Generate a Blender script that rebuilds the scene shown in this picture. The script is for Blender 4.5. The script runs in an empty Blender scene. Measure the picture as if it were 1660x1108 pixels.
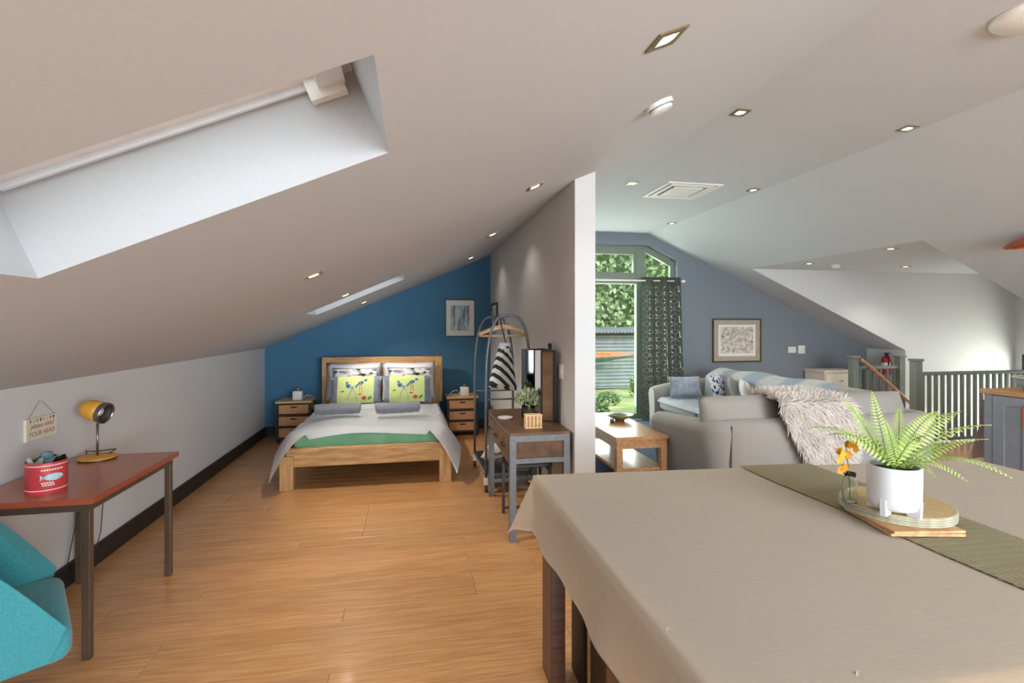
import bpy, bmesh, math, random
from mathutils import Vector, Matrix
random.seed(7)
R = math.radians
scene = bpy.context.scene
col = scene.collection
# ------------------------------------------------------------------ camera, world, lights, exposure
F = 828.0; CX, CY = 830.0, 527.0; EYE = 1.5
YAW = math.atan(161.0 / F)
SA, CA = math.sin(YAW), math.cos(YAW)
cam = bpy.data.cameras.new('camera'); camo = bpy.data.objects.new('camera', cam); col.objects.link(camo)
camo.location = (0, 0, EYE); camo.rotation_euler = (R(90), 0, -YAW)
cam.sensor_width = 36; cam.lens = F / 1660 * 36; cam.shift_y = -27 / 1660; cam.clip_start = 0.02; cam.clip_end = 300
scene.camera = camo
vs = scene.view_settings
vs.view_transform = 'Standard'; vs.look = 'None'; vs.gamma = 1; vs.use_curve_mapping = False
vs.exposure = 0.2
w = bpy.data.worlds.new('sky'); scene.world = w; w.use_nodes = True
nt = w.node_tree; bg = nt.nodes['Background']
sky = nt.nodes.new('ShaderNodeTexSky'); sky.sky_type = 'HOSEK_WILKIE'; sky.turbidity = 6
sky.sun_direction = Vector((0.85, -0.35, 0.365)).normalized()
mixw = nt.nodes.new('ShaderNodeMixRGB'); mixw.inputs[0].default_value = 0.6
mixw.inputs[2].default_value = (0.9, 0.95, 1.0, 1)
nt.links.new(sky.outputs[0], mixw.inputs[1]); nt.links.new(mixw.outputs[0], bg.inputs[0])
bg.inputs[1].default_value = 2.8
sun = bpy.data.lights.new('sun', 'SUN'); sun.energy = 3.0; sun.angle = R(3); sun.color = (1, .96, .9)
suno = bpy.data.objects.new('sun', sun); col.objects.link(suno)
suno.rotation_euler = Vector((0.85, -0.35, 0.365)).to_track_quat('Z', 'Y').to_euler()
def area(name, loc, direction, sx, sy, watts, color=(1, 1, 1)):
    l = bpy.data.lights.new(name, 'AREA'); l.shape = 'RECTANGLE'; l.size = sx; l.size_y = sy; l.energy = watts; l.color = color
    o = bpy.data.objects.new(name, l); col.objects.link(o); o.location = loc
    o.rotation_euler = Vector(direction).to_track_quat('-Z', 'Y').to_euler()
    return o
# daylight that comes in through the window openings (garden window, skylights, stair window); rear pair: fill added at assumed unseen openings
area('rear_fill', (-.35, -3.0, .95), (0, 1, -.05), 1.8, 1.1, 50, (.86, .945, 1))
area('rear_fill', (2.8, -3.0, 1.45), (0, 1, -.50), 3.1, 2.3, 250, (.86, .945, 1)).data.spread = R(125)
area('garden_window_daylight', (2.9, 7.62, 1.35), (0, -1, 0), 2.1, 2.3, 95, (.93, 1, .95))
area('stair_window_daylight', (10.1, 5.6, 0.6), (-1, 0, .35), 1.6, 1.3, 120, (1, .96, .86))
def portal(name, loc, direction, sx, sy):
    o = area(name, loc, direction, sx, sy, 1); o.data.cycles.is_portal = True; return o
# ------------------------------------------------------------------ geometry of the place, in metres
XL, XR = -1.95, 7.575          # knee walls
YB, YE = -3.0, 7.37            # rear and end wall
def ZL(x): return 2.0325 + .4346 * x
XA = 2.02; ZF = ZL(XA); XB = 3.577
SR = (ZF - 1.10) / (XR - XB)
def ZR(x): return ZF - SR * (x - XB)
def ray(px, py): # direction per unit camera depth
    r = (px - CX) / F
    return Vector((SA + r * CA, CA - r * SA, -(py - CY) / F))
def on_z(px, py, z): v = ray(px, py); return Vector((0, 0, EYE)) + v * ((z - EYE) / v.z)
def on_x(px, py, x): v = ray(px, py); return Vector((0, 0, EYE)) + v * (x / v.x)
def on_y(px, py, y): v = ray(px, py); return Vector((0, 0, EYE)) + v * (y / v.y)
def on_left(px, py):
    v = ray(px, py); return Vector((0, 0, EYE)) + v * ((ZL(0) - EYE) / (v.z - .4346 * v.x))
# ------------------------------------------------------------------ materials
def S(*c): # sRGB 0-255 -> linear
    return tuple(((v / 255) / 12.92 if v / 255 <= .04045 else ((v / 255 + .055) / 1.055) ** 2.4) for v in c)
MATS = {}
def mat(name, c, rough=.6, metal=0, c2=None, scale=8, stretch=(1, 1, 1), detail=4, bump=0, bscale=None, spec=.5, coords='Object', ramp=(.35, .65), sheen=0, trans=0, emit=None, estr=0, objvar=0, coat=0):
    m = bpy.data.materials.new(name); m.use_nodes = True; t = m.node_tree; b = t.nodes['Principled BSDF']
    b.inputs['Base Color'].default_value = (*c, 1); b.inputs['Roughness'].default_value = rough; b.inputs['Metallic'].default_value = metal
    b.inputs['Specular IOR Level'].default_value = spec
    if sheen: b.inputs['Sheen Weight'].default_value = sheen
    if coat: b.inputs['Coat Weight'].default_value = coat; b.inputs['Coat Roughness'].default_value = .12
    if trans: b.inputs['Transmission Weight'].default_value = trans
    if emit: b.inputs['Emission Color'].default_value = (*emit, 1); b.inputs['Emission Strength'].default_value = estr
    if c2 or bump or objvar:
        tc = t.nodes.new('ShaderNodeTexCoord'); mp = t.nodes.new('ShaderNodeMapping'); mp.inputs['Scale'].default_value = stretch
        t.links.new(tc.outputs[coords], mp.inputs[0])
        vec = mp.outputs[0]
        if objvar:
            oi = t.nodes.new('ShaderNodeObjectInfo'); ad = t.nodes.new('ShaderNodeVectorMath'); ad.operation = 'ADD'
            ml = t.nodes.new('ShaderNodeMath'); ml.operation = 'MULTIPLY'; ml.inputs[1].default_value = 37
            t.links.new(oi.outputs['Random'], ml.inputs[0]); t.links.new(vec, ad.inputs[0]); t.links.new(ml.outputs[0], ad.inputs[1]); vec = ad.outputs[0]
        n = t.nodes.new('ShaderNodeTexNoise'); n.inputs['Scale'].default_value = scale; n.inputs['Detail'].default_value = detail
        t.links.new(vec, n.inputs[0])
        last = None
        if c2:
            rp = t.nodes.new('ShaderNodeValToRGB'); rp.color_ramp.elements[0].position = ramp[0]; rp.color_ramp.elements[1].position = ramp[1]
            rp.color_ramp.elements[0].color = (*c, 1); rp.color_ramp.elements[1].color = (*c2, 1)
            t.links.new(n.outputs[0], rp.inputs[0]); last = rp.outputs[0]
        if objvar:
            hs = t.nodes.new('ShaderNodeHueSaturation'); mr = t.nodes.new('ShaderNodeMapRange')
            mr.inputs[3].default_value = 1 - objvar; mr.inputs[4].default_value = 1 + objvar
            t.links.new(oi.outputs['Random'], mr.inputs[0]); t.links.new(mr.outputs[0], hs.inputs['Value'])
            if last: t.links.new(last, hs.inputs['Color'])
            else: hs.inputs['Color'].default_value = (*c, 1)
            last = hs.outputs[0]
        if last: t.links.new(last, b.inputs['Base Color'])
        if bump:
            bp = t.nodes.new('ShaderNodeBump'); bp.inputs['Strength'].default_value = bump; bp.inputs['Distance'].default_value = .01
            src = n
            if bscale:
                src = t.nodes.new('ShaderNodeTexNoise'); src.inputs['Scale'].default_value = bscale; t.links.new(vec, src.inputs[0])
            t.links.new(src.outputs[0], bp.inputs['Height']); t.links.new(bp.outputs[0], b.inputs['Normal'])
    MATS[name] = m
    return m
def wave_on(m, scale, axis, c1, c2, pos=(.4, .6), bump=0, dist=0, dscale=1, wtype='BANDS', coords='Object', rings='Z'):
    """stripes along an axis as the material's colour (and relief)"""
    t = m.node_tree; b = t.nodes['Principled BSDF']
    tc = t.nodes.new('ShaderNodeTexCoord'); wv = t.nodes.new('ShaderNodeTexWave'); wv.wave_type = wtype
    if wtype == 'BANDS': wv.bands_direction = axis
    else: wv.rings_direction = axis
    wv.inputs['Scale'].default_value = scale; wv.inputs['Distortion'].default_value = dist; wv.inputs['Detail Scale'].default_value = dscale
    t.links.new(tc.outputs[coords], wv.inputs[0])
    if c1:
        rp = t.nodes.new('ShaderNodeValToRGB'); rp.color_ramp.elements[0].position, rp.color_ramp.elements[1].position = pos
        rp.color_ramp.elements[0].color = (*c1, 1); rp.color_ramp.elements[1].color = (*c2, 1)
        t.links.new(wv.outputs[0], rp.inputs[0]); t.links.new(rp.outputs[0], b.inputs['Base Color'])
    if bump:
        bp = t.nodes.new('ShaderNodeBump'); bp.inputs['Strength'].default_value = bump; bp.inputs['Distance'].default_value = .005
        t.links.new(wv.outputs[0], bp.inputs['Height']); t.links.new(bp.outputs[0], b.inputs['Normal'])
    return m
M = MATS
mat('plaster', S(191, 193, 197), .9, bump=.03, scale=120, c2=S(188, 190, 194))
mat('wall_white', S(208, 208, 209), .9, bump=.03, scale=90, c2=S(205, 205, 206))
mat('blue_paint', S(66, 115, 147), .85, bump=.03, scale=90, c2=S(69, 118, 150))
mat('grey_paint', S(124, 132, 141), .85, bump=.03, scale=90, c2=S(127, 135, 144))
mat('bamboo', S(214, 164, 113), .34, c2=S(190, 136, 86), scale=5, stretch=(.8, 14, 14), objvar=.07, coat=.25, bump=.02)
mat('floor_base', S(120, 78, 44), .5, c2=S(100, 64, 36), scale=5, stretch=(.8, 14, 14))
mat('black_paint', S(34, 31, 30), .45, c2=S(40, 37, 35), scale=30)
mat('white_gloss', S(236, 236, 236), .35, c2=S(230, 230, 232), scale=20)
mat('white_plastic', S(235, 233, 228), .4, c2=S(231, 229, 224), scale=30)
mat('lamp_glow', (1, .9, .75), .4, emit=(1, .86, .66), estr=7)
mat('brushed_brass', S(170, 150, 112), .35, .8, c2=S(150, 132, 100), scale=60)
mat('steel', S(150, 148, 145), .32, .9, c2=S(135, 133, 130), scale=60)
mat('grey_metal', S(112, 114, 118), .42, .35, c2=S(100, 102, 106), scale=40)
mat('dark_metal', S(52, 50, 50), .4, .5, c2=S(60, 58, 57), scale=40)
mat('window_frame', S(128, 140, 122), .45, c2=S(122, 134, 117), scale=20)
mat('bed_oak', S(206, 166, 112), .55, c2=S(172, 126, 78), scale=4, stretch=(1.2, 12, 12), bump=.05, objvar=.04)
mat('headboard_oak', S(196, 154, 104), .55, c2=S(166, 122, 78), scale=4, stretch=(1.2, 12, 12), bump=.05, objvar=.04)
mat('oak_leg', S(206, 166, 112), .55, c2=S(176, 132, 84), scale=4, stretch=(12, 12, 1.2), bump=.05, objvar=.04)
mat('pale_wood', S(226, 190, 142), .5, c2=S(206, 164, 114), scale=5, stretch=(1, 10, 10))
mat('rustic_wood', S(124, 92, 64), .5, c2=S(84, 58, 40), scale=3, stretch=(3, 1, 3), bump=.06, ramp=(.3, .7))
mat('desk_laminate', S(190, 120, 94), .32, c2=S(180, 110, 86), scale=3, stretch=(10, 1, 1), coat=.2)
mat('desk_edge', S(160, 78, 54), .35, c2=S(150, 72, 50), scale=5)
mat('desk_frame', S(96, 78, 64), .35, .3, c2=S(88, 72, 60), scale=30)
mat('dark_walnut', S(92, 56, 38), .4, c2=S(58, 34, 24), scale=4, stretch=(1, 1, 12), coat=.2)
mat('espresso', S(36, 26, 22), .45, c2=S(26, 19, 16), scale=4, stretch=(1, 1, 12))
mat('teal_wool', S(66, 152, 162), .95, c2=S(54, 138, 148), scale=160, bump=.15, sheen=.2)
mat('mustard', S(226, 164, 56), .4, c2=S(220, 158, 52), scale=20)
mat('white_cotton', S(226, 227, 234), .95, c2=S(219, 221, 229), scale=6, bump=.25, bscale=7)
m_ = mat('duvet_cotton', S(232, 235, 242), .95); wave_on(m_, 24, 'X', S(228, 231, 240), S(242, 243, 246), (.3, .7), .12)
mat('green_sheet', S(124, 178, 142), .9, c2=S(112, 166, 130), scale=6, bump=.15, bscale=9)
mat('grey_towel', S(132, 134, 142), 1, c2=S(112, 114, 124), scale=90, bump=.8, sheen=.3)
mat('grey_velvet', S(112, 124, 146), .8, c2=S(134, 146, 166), scale=14, sheen=.5)
mat('silver_velvet', S(176, 184, 196), .55, c2=S(142, 150, 168), scale=13, sheen=.5, detail=8)
mat('lime_print', S(212, 226, 152), .9, c2=S(206, 220, 146), scale=12)
mat('print_blue', S(40, 76, 132), .9, c2=S(120, 156, 190), scale=60)
mat('print_red', S(206, 96, 70), .9, c2=S(196, 86, 62), scale=30)
mat('print_leaf', S(82, 150, 72), .9, c2=S(70, 136, 62), scale=30)
mat('brush_print', S(26, 27, 32), .9, c2=S(222, 222, 226), scale=9, stretch=(1, 1, 3.6), detail=6, ramp=(.42, .52))
mat('wicker', S(224, 172, 128), .7); wave_on(M['wicker'], 38, 'X', S(196, 136, 92), S(236, 186, 140), (.2, .7), .6)
mat('sofa_fabric', S(158, 153, 148), .95, c2=S(150, 145, 140), scale=220, bump=.12, sheen=.15)
mat('sofa_seam', S(84, 72, 66), .95, c2=S(76, 66, 60), scale=60)
mat('seat_throw', S(216, 221, 228), .95, c2=S(204, 212, 222), scale=10, bump=.3, bscale=40)
m_ = mat('blue_throw', S(170, 194, 216), .95); wave_on(m_, .55, 'Y', S(192, 207, 221), S(232, 234, 236), (.3, .7), 0, 2.0, 2.0)
mat('cream_fabric', S(216, 210, 206), .95, c2=S(208, 202, 198), scale=60, bump=.2)
mat('grey_fabric', S(170, 164, 164), .95, c2=S(160, 155, 155), scale=60, bump=.2)
mat('blue_floral', S(34, 62, 118), .9, c2=S(224, 226, 230), scale=26, detail=3, ramp=(.44, .5))
mat('deep_blue', S(50, 98, 168), .9, c2=S(44, 90, 158), scale=40)
mat('fur_hide', S(216, 208, 200), 1, c2=S(204, 195, 188), scale=30)
mat('fur', S(242, 235, 228), .9, c2=S(222, 213, 206), scale=9, sheen=.4)
mat('curtain_cloth', S(96, 102, 92), .8, c2=S(90, 96, 87), scale=30)
mat('linen', S(243, 231, 213), .95, c2=S(238, 225, 206), scale=40, stretch=(1, 5, 1), bump=.12, bscale=220)
m_ = mat('runner_weave', S(150, 140, 100), .9); wave_on(m_, 36, 'DIAGONAL', S(172, 164, 130), S(224, 214, 178), (.2, .8), .8)
mat('mat_cork', S(196, 170, 124), .7, c2=S(186, 160, 114), scale=60)
mat('mat_rim', S(190, 190, 170), .7, c2=S(160, 158, 138), scale=40)
mat('trivet_wood', S(206, 164, 116), .6, c2=S(178, 132, 88), scale=5, stretch=(10, 1, 10))
mat('pot_white', S(212, 213, 215), .4, c2=S(208, 209, 212), scale=10)
mat('soil', S(70, 58, 40), 1, c2=S(50, 42, 30), scale=60, bump=.5)
mat('fern_leaf', S(126, 158, 70), .55, c2=S(170, 184, 98), scale=9, ramp=(.3, .7), objvar=.12)
mat('fern_rachis', S(112, 138, 58), .6, c2=S(100, 126, 50), scale=20)
mat('orchid_yellow', S(240, 186, 40), .6, c2=S(224, 150, 30), scale=30)
mat('glass_clear', (.9, .97, .95), .03, trans=1, c2=(.88, .96, .94), scale=3)
mat('shrub_leaf', S(150, 164, 112), .7, c2=S(200, 208, 172), scale=30, objvar=.1)
mat('terracotta_dark', S(70, 58, 50), .7, c2=S(60, 50, 42), scale=20)
m_ = mat('bag_stripe', S(228, 226, 220), .95); wave_on(m_, 6.4, 'DIAGONAL', S(44, 52, 66), S(230, 228, 222), (.42, .5))
mat('floral_print', S(232, 228, 222), .9)
mat('mirror', (.86, .87, .88), .02, 1, c2=(.85, .86, .87), scale=2)
mat('balustrade', S(128, 136, 128), .45, c2=S(120, 128, 120), scale=20)
mat('handrail_wood', S(200, 148, 104), .4, c2=S(182, 128, 86), scale=5, stretch=(1, 10, 10))
mat('red_enamel', S(196, 40, 40), .3, c2=S(186, 36, 36), scale=20)
mat('tin_red', S(206, 70, 74), .4, c2=S(196, 62, 66), scale=20, metal=.1)
mat('fish_blue', S(140, 190, 208), .5, c2=S(190, 220, 226), scale=40)
mat('kitchen_grey', S(134, 138, 146), .55, c2=S(129, 133, 141), scale=20)
mat('worktop_oak', S(196, 150, 104), .5, c2=S(170, 122, 80), scale=4, stretch=(12, 1, 12))
mat('copper', S(196, 116, 82), .35, .85, c2=S(184, 106, 74), scale=30)
mat('towel_mauve', S(206, 188, 184), .95, c2=S(196, 178, 175), scale=40, bump=.2)
mat('enamel_grey', S(150, 160, 168), .35, c2=S(140, 150, 158), scale=10)
mat('enamel_rim', S(216, 214, 202), .4, c2=S(206, 204, 192), scale=20)
mat('carpet', S(74, 88, 112), 1, c2=S(48, 58, 78), scale=60, bump=.6)
mat('table_oak', S(206, 156, 106), .3, c2=S(184, 130, 82), scale=4, stretch=(10, 1, 10), coat=.5)
mat('bowl_glaze', S(150, 130, 84), .3, c2=S(96, 100, 66), scale=12, coat=.5)
mat('paper', S(232, 230, 224), .9, c2=S(226, 224, 218), scale=20)
mat('mount_grey', S(176, 166, 150), .7, c2=S(168, 158, 142), scale=10)
mat('frame_bronze', S(84, 74, 54), .35, .5, c2=S(100, 90, 66), scale=20)
mat('sketch', S(226, 218, 206), .9, c2=S(140, 126, 112), scale=22, detail=14, ramp=(.34, .74))
mat('birch_print', S(200, 212, 216), .9, c2=S(110, 124, 134), scale=9, stretch=(3.2, 1, .5), detail=7, ramp=(.42, .62))
mat('cream_cabinet', S(226, 216, 202), .5, c2=S(220, 210, 196), scale=20)
mat('grass', S(206, 208, 150), .95, c2=S(140, 170, 92), scale=2.2, detail=8, bump=.4)
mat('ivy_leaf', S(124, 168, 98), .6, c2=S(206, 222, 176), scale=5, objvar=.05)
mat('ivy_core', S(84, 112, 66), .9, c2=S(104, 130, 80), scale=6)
mat('shed_tin', S(176, 186, 194), .45, .4, c2=S(156, 168, 178), scale=5)
mat('kayak_orange', S(226, 140, 84), .35, c2=S(214, 128, 74), scale=5)
mat('kayak_keel', S(90, 120, 116), .4, c2=S(82, 110, 108), scale=5)
mat('cord', S(40, 40, 44), .6, c2=S(34, 34, 38), scale=20)
mat('white_cord', S(220, 220, 218), .6, c2=S(214, 214, 212), scale=20)
mat('string', S(150, 132, 106), .9, c2=S(140, 122, 98), scale=60)
mat('sign_face', S(226, 216, 196), .8, c2=S(220, 210, 190), scale=20)
mat('sign_text', S(146, 112, 104), .8, c2=S(140, 106, 98), scale=20)
for nm, c in (('flag_red', (190, 90, 80)), ('flag_mint', (160, 200, 180)), ('flag_black', (50, 46, 44)), ('flag_gold', (214, 170, 110))):
    mat(nm, S(*c), .8, c2=S(*[max(0, v - 8) for v in c]), scale=20)
mat('blind_fabric', S(226, 230, 238), .8, c2=S(220, 225, 234), scale=20)
mat('petal_red', S(196, 66, 60), .9, c2=S(186, 56, 52), scale=30)
mat('petal_teal', S(80, 160, 170), .9, c2=S(70, 150, 160), scale=30)
mat('petal_yellow', S(214, 196, 80), .9, c2=S(204, 186, 70), scale=30)
# skylight and window panes
def pane_mat(name, tint):
    m = bpy.data.materials.new(name); m.use_nodes = True; t = m.node_tree; t.nodes.clear()
    o = t.nodes.new('ShaderNodeOutputMaterial'); mx = t.nodes.new('ShaderNodeMixShader'); tr = t.nodes.new('ShaderNodeBsdfTransparent'); gl = t.nodes.new('ShaderNodeBsdfGlossy')
    tr.inputs[0].default_value = (*tint, 1); gl.inputs['Roughness'].default_value = .02; mx.inputs[0].default_value = .06
    t.links.new(tr.outputs[0], mx.inputs[1]); t.links.new(gl.outputs[0], mx.inputs[2]); t.links.new(mx.outputs[0], o.inputs[0])
    MATS[name] = m
pane_mat('pane', (.97, 1, .98))
# ------------------------------------------------------------------ mesh builder
class MB:
    def __init__(s): s.b = bmesh.new()
    def box(s, x0, x1, y0, y1, z0, z1, bev=0, seg=2, mtx=None):
        g = bmesh.ops.create_cube(s.b, size=1)['verts']
        T = Matrix.Translation(((x0 + x1) / 2, (y0 + y1) / 2, (z0 + z1) / 2)) @ Matrix.Diagonal((abs(x1 - x0), abs(y1 - y0), abs(z1 - z0), 1))
        bmesh.ops.transform(s.b, matrix=T, verts=g)
        if bev:
            es = list({e for v in g for e in v.link_edges})
            r = bmesh.ops.bevel(s.b, geom=es, offset=bev, segments=seg, profile=.5, affect='EDGES')
            g = list({v for f in r['faces'] for v in f.verts} | {v for v in g if v.is_valid})
        if mtx is not None: bmesh.ops.transform(s.b, matrix=mtx, verts=g)
        return s
    def prism(s, pts, a, thickness, axis='Y'):
        """polygon pts [(u,v)] extruded from a along axis: Y -> (u,a,v), X -> (a,u,v), Z -> (u,v,a)"""
        def P(u, v, t): return {'Y': (u, t, v), 'X': (t, u, v), 'Z': (u, v, t)}[axis]
        A = [s.b.verts.new(P(u, v, a)) for u, v in pts]; B = [s.b.verts.new(P(u, v, a + thickness)) for u, v in pts]
        s.b.faces.new(A); s.b.faces.new(B[::-1])
        for i in range(len(pts)):
            j = (i + 1) % len(pts); s.b.faces.new((A[j], A[i], B[i], B[j]))
        return s
    def tube(s, pts, r, n=8, closed=False):
        pts = [Vector(p) for p in pts]; rings = []
        rr = r if isinstance(r, (list, tuple)) else [r] * len(pts)
        N = len(pts); prev = None
        for i, p in enumerate(pts):
            d = (pts[(i + 1) % N] - pts[i - 1]) if closed else (pts[min(i + 1, N - 1)] - pts[max(i - 1, 0)])
            d.normalize()
            if prev is None: a = d.orthogonal().normalized()
            else:
                a = prev - d * prev.dot(d)
                a = a.normalized() if a.length > 1e-6 else d.orthogonal().normalized()
            prev = a; c = d.cross(a)
            rings.append([s.b.verts.new(p + (a * math.cos(2 * math.pi * k / n) + c * math.sin(2 * math.pi * k / n)) * rr[i]) for k in range(n)])
        for i in range(N if closed else N - 1):
            A, B = rings[i], rings[(i + 1) % N]
            for k in range(n): s.b.faces.new((A[k], A[(k + 1) % n], B[(k + 1) % n], B[k]))
        if not closed:
            s.b.faces.new(rings[0][::-1]); s.b.faces.new(rings[-1])
        return s
    def lathe(s, prof, c=(0, 0, 0), n=24, mtx=None, sx=1, sy=1):
        """profile [(r,z)] turned about z at c"""
        rings = []; M_ = mtx or Matrix.Identity(4); c = Vector(c); allv = []
        for r, z in prof:
            if r < 1e-5: v = s.b.verts.new(M_ @ Vector((0, 0, z)) + c); rings.append([v])
            else: rings.append([s.b.verts.new(M_ @ Vector((r * sx * math.cos(2 * math.pi * k / n), r * sy * math.sin(2 * math.pi * k / n), z)) + c) for k in range(n)])
        for A, B in zip(rings[:-1], rings[1:]):
            for k in range(n):
                k2 = (k + 1) % n
                if len(A) == 1 and len(B) == 1: continue
                if len(A) == 1: s.b.faces.new((A[0], B[k2], B[k]))
                elif len(B) == 1: s.b.faces.new((A[k], A[k2], B[0]))
                else: s.b.faces.new((A[k], A[k2], B[k2], B[k]))
        return s
    def grid(s, f, nu, nv, closed_u=False):
        V = [[s.b.verts.new(f(i / nu, j / nv)) for j in range(nv + 1)] for i in range(nu + (0 if closed_u else 1))]
        for i in range(nu):
            for j in range(nv):
                A = V[i]; B = V[(i + 1) % len(V)]
                s.b.faces.new((A[j], B[j], B[j + 1], A[j + 1]))
        return s
    def poly(s, pts):
        s.b.faces.new([s.b.verts.new(p) for p in pts]); return s
    def pillow(s, w, h, t, mtx, n=12, pinch=.06):
        """soft cushion w x h in its local xz plane, t thick along y"""
        vs_ = {}
        for side in (1, -1):
            for i in range(n + 1):
                for j in range(n + 1):
                    u, v = 2 * i / n - 1, 2 * j / n - 1
                    if side == -1 and (i in (0, n) or j in (0, n)): vs_[side, i, j] = vs_[1, i, j]; continue
                    th = t / 2 * ((1 - abs(u) ** 2.6) * (1 - abs(v) ** 2.6)) ** .5
                    x = u * w / 2 * (1 - pinch * (1 - v * v) ** 1 * abs(u)); z = v * h / 2 * (1 - pinch * (1 - u * u) * abs(v))
                    vs_[side, i, j] = s.b.verts.new(mtx @ Vector((x, side * th, z)))
            for i in range(n):
                for j in range(n):
                    q = [vs_[side, i, j], vs_[side, i + 1, j], vs_[side, i + 1, j + 1], vs_[side, i, j + 1]]
                    if len(set(q)) == 4: s.b.faces.new(q if side == -1 else q[::-1])
        return s
    def build(s, name, m, parent=None, smooth=False, loc=None):
        bmesh.ops.recalc_face_normals(s.b, faces=s.b.faces)
        me = bpy.data.meshes.new(name); s.b.to_mesh(me); s.b.free()
        me.materials.append(M[m] if isinstance(m, str) else m)
        if smooth:
            for p in me.polygons: p.use_smooth = True
            if smooth != True:
                me.set_sharp_from_angle(angle=R(smooth))
        o = bpy.data.objects.new(name, me); col.objects.link(o)
        if parent: o.parent = parent
        if loc: o.location = loc
        return o
def tag(o, label=None, cat=None, group=None, kind=None):
    if label: o['label'] = label
    if cat: o['category'] = cat
    if group: o['group'] = group
    if kind: o['kind'] = kind
    return o
def thing(name, loc, label, cat, group=None, rz=0):
    o = bpy.data.objects.new(name, None); col.objects.link(o); o.location = loc; o.rotation_euler = (0, 0, rz); o.empty_display_size = .1
    return tag(o, label, cat, group)
def struct(mb, name, m, parent=None, label=None):
    o = mb.build(name, m, parent); o['kind'] = 'structure'
    if label: o['label'] = label
    return o
def copy_tree(o, parent=None):
    c = o.copy(); col.objects.link(c)
    c.parent = parent
    for ch in list(o.children): copy_tree(ch, c)
    return c
def text_part(txt, size, m, parent, mtx, font_shear=0, extrude=.0004, align='CENTER'):
    cu = bpy.data.curves.new('lettering', 'FONT'); cu.body = txt; cu.size = size; cu.extrude = extrude; cu.align_x = align; cu.shear = font_shear
    tmp = bpy.data.objects.new('tmp', cu); col.objects.link(tmp)
    dg = bpy.context.evaluated_depsgraph_get(); me = bpy.data.meshes.new_from_object(tmp.evaluated_get(dg))
    bpy.data.objects.remove(tmp); me.name = 'lettering'; me.transform(mtx); me.materials.clear(); me.materials.append(M[m])
    o = bpy.data.objects.new('lettering', me); col.objects.link(o); o.parent = parent
    return o
def slab(us, vs_, holes, fn, th):
    """flat slab over us x vs_ with rectangular holes; fn(u,v,side) -> point"""
    U = sorted({*us, *[h[0] for h in holes], *[h[1] for h in holes]}); V = sorted({*vs_, *[h[2] for h in holes], *[h[3] for h in holes]})
    U = [u for u in U if us[0] <= u <= us[-1]]; V = [v for v in V if vs_[0] <= v <= vs_[-1]]
    mb = MB(); vv = {}
    def P(i, j, s):
        if (i, j, s) not in vv: vv[i, j, s] = mb.b.verts.new(fn(U[i], V[j], s * th))
        return vv[i, j, s]
    def solid(i, j):
        if not (0 <= i < len(U) - 1 and 0 <= j < len(V) - 1): return False
        cu, cv = (U[i] + U[i + 1]) / 2, (V[j] + V[j + 1]) / 2
        return not any(h[0] < cu < h[1] and h[2] < cv < h[3] for h in holes)
    for i in range(len(U) - 1):
        for j in range(len(V) - 1):
            if not solid(i, j): continue
            for s in (0, 1): mb.b.faces.new((P(i, j, s), P(i + 1, j, s), P(i + 1, j + 1, s), P(i, j + 1, s)))
            for (di, dj), (a, b) in {(-1, 0): ((i, j), (i, j + 1)), (1, 0): ((i + 1, j), (i + 1, j + 1)), (0, -1): ((i, j), (i + 1, j)), (0, 1): ((i, j + 1), (i + 1, j + 1))}.items():
                if not solid(i + di, j + dj): mb.b.faces.new((P(*a, 0), P(*b, 0), P(*b, 1), P(*a, 1)))
    return mb
# ------------------------------------------------------------------ the setting
SKY1 = (-.95, -.07, .98, 1.53); SKY2 = (-.985, -.09, 5.08, 5.64)
SKY_FILL = (-.95, -.07, -1.6, -.6)  # unseen roof opening added behind the camera to let in more sky light
def fl(u, v, t): return Vector((u - .3986 * t, v, ZL(u) + .9171 * t))
n_r = Vector((SR, 0, 1)).normalized()
def fr(u, v, t): return Vector((u, v, ZR(u))) + n_r * t
ceiling = struct(slab([XL - .3, XA], [YB, YE + .02], [SKY1, SKY2, SKY_FILL], fl, .25), 'ceiling', 'plaster', None, 'white sloped plaster ceiling with skylight openings')
struct(slab([XA - .02, XB + .02], [YB, YE + .02], [], lambda u, v, t: Vector((u, v, ZF + t)), .25), 'ceiling', 'plaster', None, 'flat white plaster ceiling along the ridge')
DX0, DY0, DY1, DX1 = 4.872, 4.12, 6.68, 9.74
ZD = ZR(DX0)
struct(slab([XB, XR + .3], [YB, YE + .02], [(DX0, XR + .3, DY0, DY1)], fr, .2), 'ceiling', 'plaster', None, 'white sloped plaster ceiling with a wide dormer opening')
struct(MB().box(DX0, DX1 + .15, DY0 - .1, DY1 + .1, ZD, ZD + .15), 'ceiling', 'plaster', None, 'flat white ceiling inside the stair dormer')
struct(MB().prism([(DX0 + .004, ZD), (XR + .004, 1.102), (XR + .004, -2.6), (DX1 + .1, -2.6), (DX1 + .1, ZD)], DY1 - .004, .12), 'wall_dormer', 'wall_white', None, 'white wall at the end of the stair dormer')
struct(MB().prism([(DX0 + .3, ZD), (XR + .1, 1.3), (XR + .1, -2.6), (DX1 + .1, -2.6), (DX1 + .1, ZD)], DY0 - .116, .12), 'wall_dormer_near', 'wall_white')
struct(slab([DY0 - .1, DY1 + .1], [-2.6, ZD + .1], [(4.9, 6.56, -.35, 1.02)], lambda u, v, t: Vector((DX1 + t, u, v)), .12), 'wall_stair', 'wall_white')
struct(MB().box(XL - .15, XL, YB, YE, -.25, 1.3), 'wall_left', 'wall_white', None, 'low white knee wall under the sloped ceiling')
struct(MB().prism([(XL - .1, -.25), (1.115, -.25), (1.115, 2.62), (XL - .1, 1.25)], YE, .15), 'wall_end', 'blue_paint', None, 'deep blue painted gable wall behind the bed')
WX0, WX1 = 1.75, 4.078
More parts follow.
